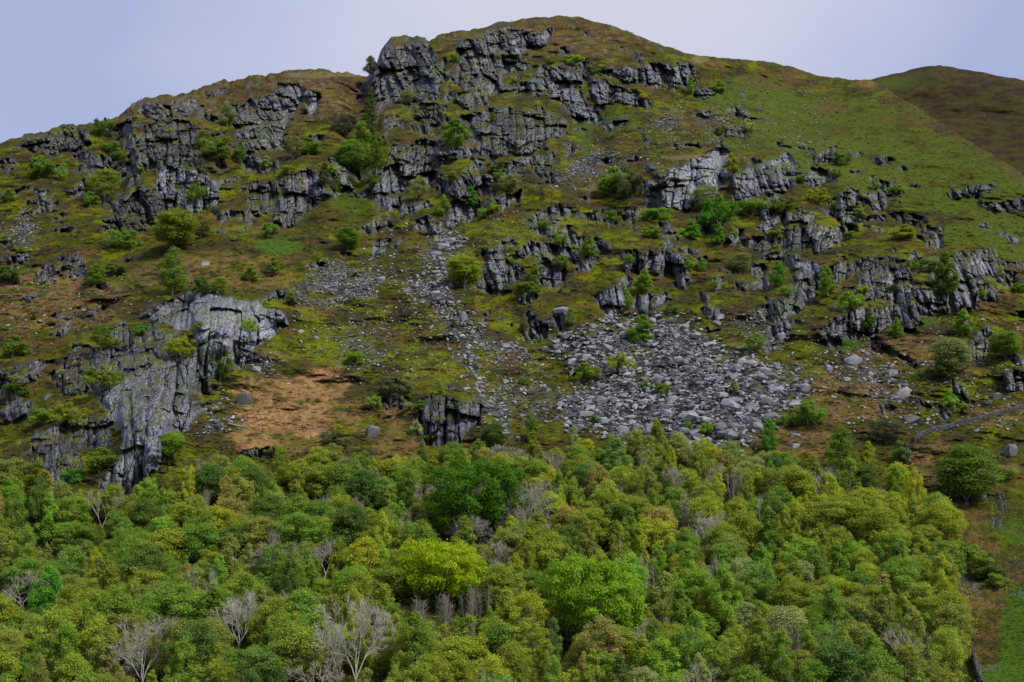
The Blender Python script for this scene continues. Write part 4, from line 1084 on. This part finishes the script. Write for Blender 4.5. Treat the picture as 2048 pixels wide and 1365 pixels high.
edge_x = [-300, 0, 100, 170, 250, 300, 400, 500, 600, 700, 800, 900, 1000, 1100, 1200, 1400, 1500, 1600, 1700, 1800, 1880, 1900, 1950, 1962]
edge_y = [985, 1015, 1050, 1050, 1025, 1005, 985, 968, 962, 965, 962, 940, 940, 922, 920, 925, 945, 958, 985, 1015, 1075, 1175, 1330, 1400]
def place_words(X, Y):
    h = 'left edge' if X < 140 else 'far left' if X < 330 else 'left' if X < 560 else 'middle left' if X < 800 else 'middle' if X < 1080 else 'middle right' if X < 1320 else 'right' if X < 1560 else 'far right' if X < 1780 else 'right edge'
    v = 'along the top' if Y < 1045 else 'in the upper part' if Y < 1130 else 'half way down' if Y < 1230 else 'in the lower part' if Y < 1340 else 'at the bottom'
    return v, h
CWORD = {'olive': 'olive green', 'yellow': 'yellow green', 'mid': 'mid green', 'bright': 'bright green', 'dark': 'dark green', 'dull': 'brownish olive', 'blue': 'bluish green', 'gold': 'golden brown', 'pale': 'pale grey green'}
SWORD = {'birch': 'birch', 'round': 'round tree', 'airy': 'thin tree', 'bare': 'leafless grey tree', 'whips': 'thicket of bare stems', 'shrub': 'low bush'}
MSHORT = [(958,1000,'the dark sycamore'),(884,1140,'the brilliant sycamore'),(1205,1200,'the lopsided sycamore'),(1675,1040,'the flat domed tree'),(475,1230,'the two trunked bare tree'),
(285,1310,'the bottom left bare tree'),(708,1270,'the largest bare tree'),(1435,1150,'the pinkish bare tree'),(1522,1030,'the upright bare tree'),(452,1000,'the golden birch'),(1848,1040,'the white blossoming tree'),
(85,1200,'the vivid upright tree'),(530,1340,'the bluish round tree'),(1450,1200,'the bright yellow green birch'),(250,1080,'the bluish birch'),(1685,900,'the tall top birch'),(643,930,'the round tree under the bracken'),(1930,960,'the big outside tree')]
used_labels = {}
def wood_label(kind, c_, X, Y, hm, sc):
    mx, my, mn = min(MSHORT, key=lambda m: (m[0] - X) ** 2 + (m[1] - Y + 60) ** 2)
    dx, dy = X - mx, Y - 60 - my
    d = ('right of' if dx > 0 else 'left of') if abs(dx) > abs(dy) * 1.1 else ('below' if dy > 0 else 'above')
    dist = 'just ' if math.hypot(dx, dy) < 80 else 'a little ' if math.hypot(dx, dy) < 150 else 'well '
    size = 'tall ' if hm > 10 else '' if hm > 8 else 'low '
    if sc > 1.13: size += 'broad '
    elif sc < .95: size += 'slender '
    base = (SWORD[kind] if kind in ('bare', 'whips') else CWORD[c_] + ' ' + SWORD[kind])
    lab = size + base + ' ' + dist + d + ' ' + mn
    used_labels[lab] = used_labels.get(lab, 0) + 1
    return lab
random.seed(99)
n_birch = 0; cand = 0; n_w = 0; pts = []
want = 760
while cand < 60000 and n_w < want:
    cand += 1
    X = random.uniform(-200, 1962); Y = random.uniform(915, 1520)
    if Y < np.interp(X, edge_x, edge_y) + random.uniform(-8, 10): continue
    if X > 1912 and Y > 1190: continue
    p, mpp, r_, i_ = ground(X, Y)
    if random.random() > (mpp / .13) ** 1.2: continue
    md = random.choice((3.9, 4.6, 5.4))
    if any((p.x - a) ** 2 + (p.y - b) ** 2 < (c + md * .5) ** 2 for a, b, c in taken): continue
    if any((p.x - a) ** 2 + (p.y - b) ** 2 < md * md for a, b in pts): continue
    hm = random.uniform(6.5, 12.0) * (1.0 if Y > 1010 else .86)
    top = Y - hm / mpp
    blocked = False
    for cx, cy, hw in CLEAR:
        if abs(X - cx) < hw + 14 and Y > cy and top < cy - 4:
            if Y - cy < 110: hm = min(hm, (Y - cy) * mpp + 1.0)
            if hm < 3.5: blocked = True
    if blocked: continue
    if top > 1400: continue
    pts.append((p.x, p.y))
    nzv = float(vnoise(np.array([X / 130.0]), np.array([Y / 90.0]), 3)[0]); q = random.random()
    left = X < 620
    if nzv > .62: cs = ('olive', 'yellow', 'olive', 'bright', 'mid')
    elif nzv < .38: cs = ('dull', 'olive', 'mid', 'dark', 'olive', 'mid')
    else: cs = ('olive', 'mid', 'olive', 'dull', 'yellow', 'blue', 'pale', 'mid', 'olive', 'gold')
    if left: cs = cs + ('mid', 'dark', 'mid', 'dull')
    if Y > 1250: cs = cs + ('dull', 'olive', 'olive')
    if X > 1050 and Y < 1150: cs = cs + ('yellow', 'olive', 'olive')
    c_ = random.choice(cs)
    kinds = ['birch'] * 10 + ['round'] * 4 + ['airy'] * 4 + ['bare'] * 1 + ['whips']
    if X < 700: kinds += ['round'] * 4
    kind = random.choice(kinds)
    if kind == 'birch':
        if n_birch > 245: kind = random.choice(('airy', 'round', 'airy'))
        else: n_birch += 1; hm *= 1.06
    if hm < 5 and kind != 'whips': kind = 'shrub'
    v, h = place_words(X, Y)
    sc = random.uniform(.85, 1.2) if kind == 'birch' else random.uniform(.9, 1.25)
    lab = wood_label(kind, c_, X, Y, hm, sc)
    p2, mpp2, _, _ = ground(X, Y)
    base_w = PROTO[kind][0][3] / PROTO[kind][0][2] * hm
    plant(kind, X, Y, lab, c_, hm=hm, wpx=base_w * sc / mpp2, group=G2)
    n_w += 1
print('wood trees', n_w, 'of', cand)

# brambles, hazel and dead leaves that fill the floor of the wood
rgu = np.random.default_rng(77)
Nu = 46000
uX = rgu.uniform(-150, 1958, Nu); uY = 940 + (1600 - 940) * rgu.random(Nu) ** 1.2
ok = uY > np.interp(uX, edge_x, edge_y) - 14
uX, uY = uX[ok], uY[ok]
ci = np.clip(np.searchsorted(xs, uX), 0, NC - 1)
ri = np.array([np.searchsorted(-Ygrid[:, c], -y) for c, y in zip(ci, uY)]); ri = np.clip(ri, 0, NR - 1)
up_ = P[ri, ci]; clump = fbm(up_[:, 0] / 5, up_[:, 1] / 5, 3, 15)
hgt = rgu.random(len(uX)) * np.clip((clump - .35) * 9, .3, 3.2)
cen = up_ + np.stack([rgu.normal(0, .3, len(uX)), rgu.normal(0, .3, len(uX)), hgt], 1)
def scatter_quads(cen, size, rg, cols, vert=0.0):
    n_ = len(cen); nn = rg.normal(size=(n_, 3)); nn[:, 2] = np.abs(nn[:, 2]) * (1 - vert) + .1; nn[:, 1] -= .5
    nn /= np.linalg.norm(nn, axis=1, keepdims=True)
    a = np.cross(nn, rg.normal(size=(n_, 3))); a /= np.linalg.norm(a, axis=1, keepdims=True); b = np.cross(nn, a)
    s = (size * (.6 + .8 * rg.random(n_)))[:, None]
    V = np.stack([cen - a * s, cen + b * s * .6, cen + a * s, cen - b * s * .6], 1).reshape(-1, 3)
    return V, np.repeat(cols, 4, 0)
pal = .7 * np.array([PAL['olive'], PAL['dull'], PAL['mid'], PAL['dark'], (.10, .075, .045), (.07, .06, .04)])
cols = pal[rgu.integers(0, 6, len(cen))] * (.6 + .5 * rgu.random((len(cen), 1)))
V, T = scatter_quads(cen, np.full(len(cen), .30), rgu, cols)
tag(link('undergrowth', leaf_mesh('undergrowth', V, T)), 'tangled undergrowth covering the floor of the wood', kind='stuff')

# tufts of grass, bilberry and heather on the open slope
Nt = 60000
tX = rgu.uniform(-60, 2100, Nt); tY = rgu.uniform(40, 1050, Nt); tX[:5000] = rgu.uniform(1925, 2100, 5000); tY[:5000] = rgu.uniform(950, 1400, 5000)
ci = np.clip(np.searchsorted(xs, tX), 0, NC - 1)
ok = tY > sky_y[ci] + 1
tX, tY, ci = tX[ok], tY[ok], ci[ok]
ri = np.clip(np.array([np.searchsorted(-Ygrid[:, c], -y) for c, y in zip(ci, tY)]), 0, NR - 1)
ok = (rs[ri, ci] < .25) & (up[ri, ci] > .35)
ri, ci = ri[ok], ci[ok]
uv_x, uv_y = Xgrid[ri, ci], Ygrid[ri, ci]; tc_ = col[ri, ci]; base = P[ri, ci] + rgu.normal(0, .25, (len(ri), 3))
n_ = len(ri); s = .22 + .35 * rgu.random((n_, 1)); an = rgu.uniform(0, 3.14, (n_, 1))
s = s * np.where((uv_x > 1900) & (uv_y > 900), .45, 1.0)[:, None]
ax = np.concatenate([np.cos(an) * s * 1.7, np.sin(an) * s * 1.1, rgu.normal(0, .1, (n_, 1))], 1)
upv = np.concatenate([rgu.normal(0, .15, (n_, 1)), -.25 * s, s * .55], 1)
V = np.stack([base - ax, base + ax, base + ax * .7 + upv, base - ax * .7 + upv], 1).reshape(-1, 3)
T = np.repeat(tc_ * (.85 + .6 * rgu.random((n_, 1))), 4, 0)
tag(link('hillside_grass', leaf_mesh('hillside_grass', V, T)), 'tufts of moor grass, bilberry and heather over the slope', kind='stuff')

# ------------------------------------------------------------------ stones
def rock_points(seed, flat=.5, npt=14):
    rg = random.Random(seed); bm = bmesh.new()
    for i in range(npt):
        v = Vector((rg.gauss(0, 1), rg.gauss(0, 1), rg.gauss(0, 1))).normalized()
        v = Vector((max(-.82, min(.82, v.x)), max(-.72, min(.72, v.y)), max(-.75, min(.75, v.z))))
        bm.verts.new((v.x * .62, v.y * .5, v.z * flat * .6))
    r = bmesh.ops.convex_hull(bm, input=bm.verts)
    bmesh.ops.delete(bm, geom=[v for v in bm.verts if not v.link_faces], context='VERTS')
    bmesh.ops.triangulate(bm, faces=bm.faces)
    bm.verts.ensure_lookup_table()
    V = np.array([v.co[:] for v in bm.verts]); F = np.array([[v.index for v in f.verts] for f in bm.faces])
    bm.free()
    return V, F
ROCKS = [rock_points(k, [.42, .55, .35, .8, .5, .62, .3, .9, .45, .7][k % 10], 13 + k % 6) for k in range(16)]
BROCKS = [rock_points(50 + k, [.34, .5, .40, .62, .44, .55][k % 6], 21) for k in range(12)]
ROCKM = [mesh_np('boulder', V, F, [M_stone]) for V, F in BROCKS]
def rot_for(normal, yaw, tip):
    z = (Vector(normal) * .6 + Vector((0, 0, .5)) + tip).normalized(); x = Vector((math.cos(yaw), math.sin(yaw), 0)); x = (x - z * x.dot(z)).normalized()
    y = z.cross(x); return Matrix((x, y, z)).transposed()
def boulder(X, Y, wpx, hpx, tone, label, yaw=None, name='boulder'):
    p, mpp, r, i = ground(X, Y + hpx * .35)
    k = random.randrange(12)
    V = BROCKS[k][0]
    o = link(name, ROCKM[k])
    w = wpx * mpp / max(np.ptp(V[:, 0]), .1); h = hpx * mpp / max(np.ptp(V[:, 2]), .1) * .95
    M = rot_for(Nrm[r, i], random.uniform(-.5, .5) if yaw is None else yaw, Vector((random.uniform(-.2, .2), random.uniform(-.2, .2), 0)))
    o.rotation_euler = M.to_euler(); o.scale = (w, w * .8, h)
    o.location = p + Vector((0, 0, hpx * mpp * .22))
    t_ = tone * random.uniform(.92, 1.08); o.color = (t_, t_ * 1.0, t_ * random.uniform(.98, 1.05), 1)
    tag(o, label, 'boulder', 'boulders lying on the hillside')
    return o
BIG = [(1460,809,40,21,1.35,'broad pale slab with shaded left side low in the main scree'),(1501,817,28,23,1.4,'chunky pale block right of the broad slab low in the scree'),
(1379,832,48,22,1.35,'largest pale flat slab near the bottom middle of the scree'),(1329,827,25,19,1.35,'pale pointed block left of the largest slab'),(1170,828,34,17,1.15,'long grey slab at the lower left of the scree'),
(1198,800,32,21,.85,'dark rounded block above the long slab at lower left of the scree'),(1211,696,28,20,1.0,'grey humped block at the top left of the scree'),(1167,714,30,15,1.2,'low pale slab at the upper left rim of the scree'),
(1221,740,28,17,.8,'dark smooth block under the yellow green bush in the scree'),(1471,737,17,24,1.45,'upright pale stone in the upper right of the scree'),(1502,727,25,14,1.4,'pale flat stone right of the upright stone'),
(1528,740,30,17,1.3,'broad pale block high on the right side of the scree'),(1542,752,27,16,.75,'dark block just below the broad pale one at right'),(1554,732,15,15,1.3,'small pale cube at the right rim of the scree'),
(1416,722,22,12,1.3,'flat stone left of the upright stone in the scree'),(1435,717,14,14,1.2,'small round stone beside the flat stone'),(1545,778,38,14,1.2,'long low slab at the right end of the scree'),
(1532,802,27,19,.8,'dark angular block at the lower right of the scree'),(1271,856,32,15,.75,'dark slab at the bottom left of the scree'),(1392,670,23,13,1.35,'pale slab at the top of the scree right of the bright tree'),
(1353,672,19,16,1.2,'grey slab tilted up near the top of the scree'),(1438,634,21,10,1.4,'pale flat stone alone on moss above the scree'),(1431,646,20,11,1.0,'grey stone just beneath the lone pale flat stone'),
(1133,673,27,11,.6,'flat dark stone on moss left of the top of the scree'),(1561,673,20,15,1.25,'pale round stone in the side patch of the scree'),(1438,759,22,14,1.1,'grey block in the centre of the scree'),
(1459,866,21,11,1.2,'pale stone at the bottom edge right of the middle of the scree'),(1394,862,22,10,1.2,'pale stone at the bottom edge behind a small bush'),(488,797,34,32,.5,'big dark purple boulder at the left edge of the bracken'),
(745,862,30,30,.8,'rounded grey boulder in the rusty slope left of the fluted buttress'),(1993,793,22,15,.8,'grey boulder on grass near the right edge'),(2020,900,30,28,.75,'big grey boulder below the stone wall at the right'),
(1804,787,36,21,1.4,'pale flat topped boulder in the scattered stones at right'),(1705,722,38,17,1.2,'long pale boulder right of the scree on rusty ground'),(1657,737,17,18,1.2,'upright pale boulder just right of the scree'),
(1823,840,42,23,.7,'dark mossy boulder left of the stone wall'),(1587,872,24,11,1.0,'flat boulder right of the narrow vivid tree'),(1588,892,24,11,1.2,'pale flat boulder at the top edge of the wood'),
(632,676,11,9,1.5,'small white stone alone on the mossy slope'),(600,664,14,9,1.3,'pale stone right of the huge pale buttress'),(510,738,22,15,1.2,'greenish pale stone above the bracken'),
(926,635,16,28,1.1,'upright narrow boulder in the lower boulder chute'),(1121,621,34,17,1.3,'pale boulder balanced on the rock stub'),
(759,560,22,17,1.1,'greenish grey boulder at the right end of the fine scree'),(882,494,32,14,1.2,'greenish flat slab at the top of the boulder chute'),(871,507,24,11,1.2,'second flat slab down the boulder chute'),
(899,481,25,14,1.1,'tilted slab at the very top of the boulder chute'),(868,587,25,12,1.2,'pale slab in the lower part of the boulder chute'),(1011,693,25,12,1.2,'pale slab in the middle stones'),
(1011,765,17,12,1.2,'pale cube on dark moss left of the scree'),(1095,782,13,14,1.3,'small pale upright cube left of the scree'),(410,527,19,11,1.3,'pale boulder above the huge buttress beside the olive bush'),
(253,415,10,8,1.6,'tiny pinkish white stone by the black lower face'),(1690,760,18,12,1.2,'grey stone left of the scattered stones'),(1785,745,20,14,1.1,'grey stone above the pale flat topped boulder')]
random.seed(31)
for b_ in BIG: boulder(*b_)
scales = {'main': 2.0, 'chute': 1.6, 'chute2': 1.5, 'right': 2.0, 'mid': 1.6, 'knoll': 1.6, 'heap': 1.5, 'foot': 1.5, 'side': 1.5}
SHAPES = ('flat', 'angular', 'long', 'blocky'); TONES = ((.72, 'dark'), (1.0, 'grey'), (1.35, 'pale'))
smallV, smallF, nV = [], [], 0
smallT = []
n_single = 0; quota = {'main': 130, 'chute': 26, 'chute2': 24, 'right': 18, 'mid': 10, 'mid2': 6, 'heap': 10, 'foot': 6, 'side': 6, 'knoll': 4, 'foot2': 3}
for name, poly, dens, sz, words in SCREE:
    px = [p[0] for p in poly]; py = [p[1] for p in poly]
    x0, x1, y0, y1 = min(px), max(px), min(py), max(py); cx, cy = (x0 + x1) / 2, (y0 + y1) / 2
    def spot(jit=10):
        for _ in range(400):
            X = random.uniform(x0 - jit, x1 + jit); Y = random.uniform(y0 - jit, y1 + jit)
            if in_poly(X + random.gauss(0, jit * .6), Y + random.gauss(0, jit * .6), poly): return X, Y
        return cx, cy
    for _ in range(quota.get(name, 0)):
        X, Y = spot(4)
        s_ = sz * scales.get(name, 1.4) * random.uniform(.8, 1.45) * (1 + .35 * (name == 'main') * (Y - 640) / 250)
        p, mpp, r, i = ground(X, Y)
        tone, tw = random.choice(TONES); asp = random.uniform(.42, .8)
        v = 'upper' if Y < cy - (y1 - y0) * .17 else 'lower' if Y > cy + (y1 - y0) * .17 else 'middle'
        h = 'left' if X < cx - (x1 - x0) * .17 else 'right' if X > cx + (x1 - x0) * .17 else 'centre'
        sh = 'flat' if asp < .52 else 'squat' if asp < .66 else 'chunky'
        size = 'large' if s_ > sz * scales.get(name, 1.4) * 1.15 else 'small'
        boulder(X, Y, s_ / mpp, s_ * asp / mpp, tone, f'{size} {sh} {tw} stone in {words}, {v} {h}')
        n_single += 1
    area = 0
    for k in range(len(poly)):
        a, b = poly[k], poly[(k + 1) % len(poly)]; area += a[0] * b[1] - b[0] * a[1]
    mppc = ground(cx, min(max(cy, 60), 950))[1]
    nsm = int(abs(area) / 2 * dens * mppc ** 2 / (.34 * sz * sz)) 
    nsm = min(nsm, 9000)
    for _ in range(nsm):
        X, Y = spot(26 if dens > .2 else 12)
        p, mpp, r, i = ground(X, Y)
        if dens > .2 and vnoise(np.array([X / 30.]), np.array([Y / 17.]), 8)[0] + .4 * vnoise(np.array([X / 9.]), np.array([Y / 6.]), 9)[0] > .92: continue
        V, F = ROCKS[random.randrange(16)]
        s_ = sz * random.choice((.45, .6, .75, .9, 1.1, 1.5)) * random.uniform(.8, 1.25)
        M = np.array(rot_for(Nrm[r, i], random.uniform(-3.1, 3.1), Vector((random.uniform(-.6, .6), random.uniform(-.6, .6), 0))))
        VV = (V * np.array([s_ * 1.2, s_, s_ * random.uniform(.7, 1.2)])) @ M.T + np.array(p) + np.array([random.gauss(0, .2), random.gauss(0, .3), s_ * .12])
        smallV.append(VV); smallF.append(F + nV); nV += len(V)
        smallT.append(np.full(len(V), random.choice((.45, .8, 1.1, 1.3, 1.6)) * random.uniform(.85, 1.15)))
print('single stones', n_single + len(BIG), 'small', len(smallV))
M_scree, n, l = new_mat('small_scree_stone')
o_ = n.new('ShaderNodeOutputMaterial'); b_ = n.new('ShaderNodeBsdfPrincipled'); b_.inputs['Roughness'].default_value = .9; b_.inputs['Specular IOR Level'].default_value = .25
a_ = n.new('ShaderNodeAttribute'); a_.attribute_name = 'tone'; m_ = n.new('ShaderNodeVectorMath'); m_.operation = 'SCALE'; m_.inputs[0].default_value = (.180, .183, .192)
l.new(a_.outputs['Fac'], m_.inputs['Scale']); l.new(m_.outputs[0], b_.inputs['Base Color']); l.new(b_.outputs[0], o_.inputs[0])
SV, SF, ST = np.concatenate(smallV), np.concatenate(smallF), np.concatenate(smallT)
tag(link('scree', mesh_np('scree', SV, SF, [M_scree], {'tone': ('FLOAT', ST)})), 'small loose grey stones of the scree fields', kind='stuff')

# ------------------------------------------------------------------ dry stone walls and the field gate
def stone_wall(path, height, label, s_=.42, seed=3):
    random.seed(seed)
    P3 = [ground(X, Y)[0] for X, Y in path]
    e = bpy.data.objects.new('dry_stone_wall', None); COL.objects.link(e); e.location = P3[0]; e.empty_display_size = .3
    tag(e, label, 'stone wall')
    for part, rows in (('stones', range(int(height / (s_ * .62)))), ('coping', (-1,))):
        Vs, Fs, nv = [], [], 0
        for a, b in zip(P3, P3[1:]):
            L = (b - a).length; n_ = max(1, int(L / s_)); d = (b - a).normalized(); side = Vector((-d.y, d.x, 0)).normalized()
            for j in range(n_):
                for rw in rows:
                    for sd in (-1, 1):
                        V, F = ROCKS[random.randrange(16)]
                        zz = rw * s_ * .62 if rw >= 0 else int(height / (s_ * .62)) * s_ * .62
                        c = a.lerp(b, (j + random.random() * .5) / n_) + side * sd * (.22 if rw >= 0 else .1) + Vector((0, 0, zz + .1 + random.gauss(0, .05)))
                        an = math.atan2(d.y, d.x) + random.uniform(-.3, .3)
                        R = np.array([[math.cos(an), -math.sin(an), 0], [math.sin(an), math.cos(an), 0], [0, 0, 1]])
                        VV = (V * np.array([s_ * 1.35, s_ * 1.1, s_ * (1.5 if rw >= 0 else 1.9)])) @ R.T + np.array(c - P3[0])
                        Vs.append(VV); Fs.append(F + nv); nv += len(V)
        o = link(part, mesh_np(part, np.concatenate(Vs), np.concatenate(Fs), [M_wallst]), e); o['kind'] = 'stuff'
stone_wall([(1828,884),(1842,872),(1862,866),(1885,862),(1905,856),(1935,847),(1965,841),(1990,834),(2020,826),(2048,818),(2090,806),(2140,796)], 1.25, 'dry stone wall climbing across the slope to the right edge')
stone_wall([(1812,893),(1815,910),(1819,932)], 1.0, 'short broken piece of stone wall dropping towards the wood', seed=5)
stone_wall([(1946,1322),(1950,1340),(1956,1362),(1964,1392)], 1.6, 'stone wall end beside the meadow at the bottom right corner', seed=6)
gp_, gm_, _, _ = ground(1975, 1347)
ge = bpy.data.objects.new('field_gate', None); COL.objects.link(ge); ge.location = gp_; tag(ge, 'small grey field gate beside the end of the wall in the meadow corner', 'gate')
for xg in (-1.3, 1.3):
    g = Geo(); g.tube([(xg, 0, -.4), (xg, 0, 1.45)], [.08, .075], 6); link('post', g.mesh('post', M_wood), ge)
for k in range(5):
    g = Geo(); g.tube([(-1.25, 0, .25 + k * .24), (1.25, 0, .25 + k * .24)], [.035, .035], 4); link('rail', g.mesh('rail', M_wood), ge)
g = Geo(); g.tube([(-1.25, .03, .25), (1.25, .03, 1.2)], [.03, .03], 4); link('brace', g.mesh('brace', M_wood), ge)
# dead log beside the stones left of the bracken
lp, lm, _, _ = ground(478, 857)
g = Geo(); g.tube([(-3.2, 0, 1.3), (-.5, -.2, .5), (1.4, -.1, .35), (2.6, 0, .9)], [.28, .32, .25, .05], 7)
lo = link('dead_log', g.mesh('dead_log', M_wood)); lo.location = lp; tag(lo, 'dead grey log lying by the stones left of the bracken', 'log')
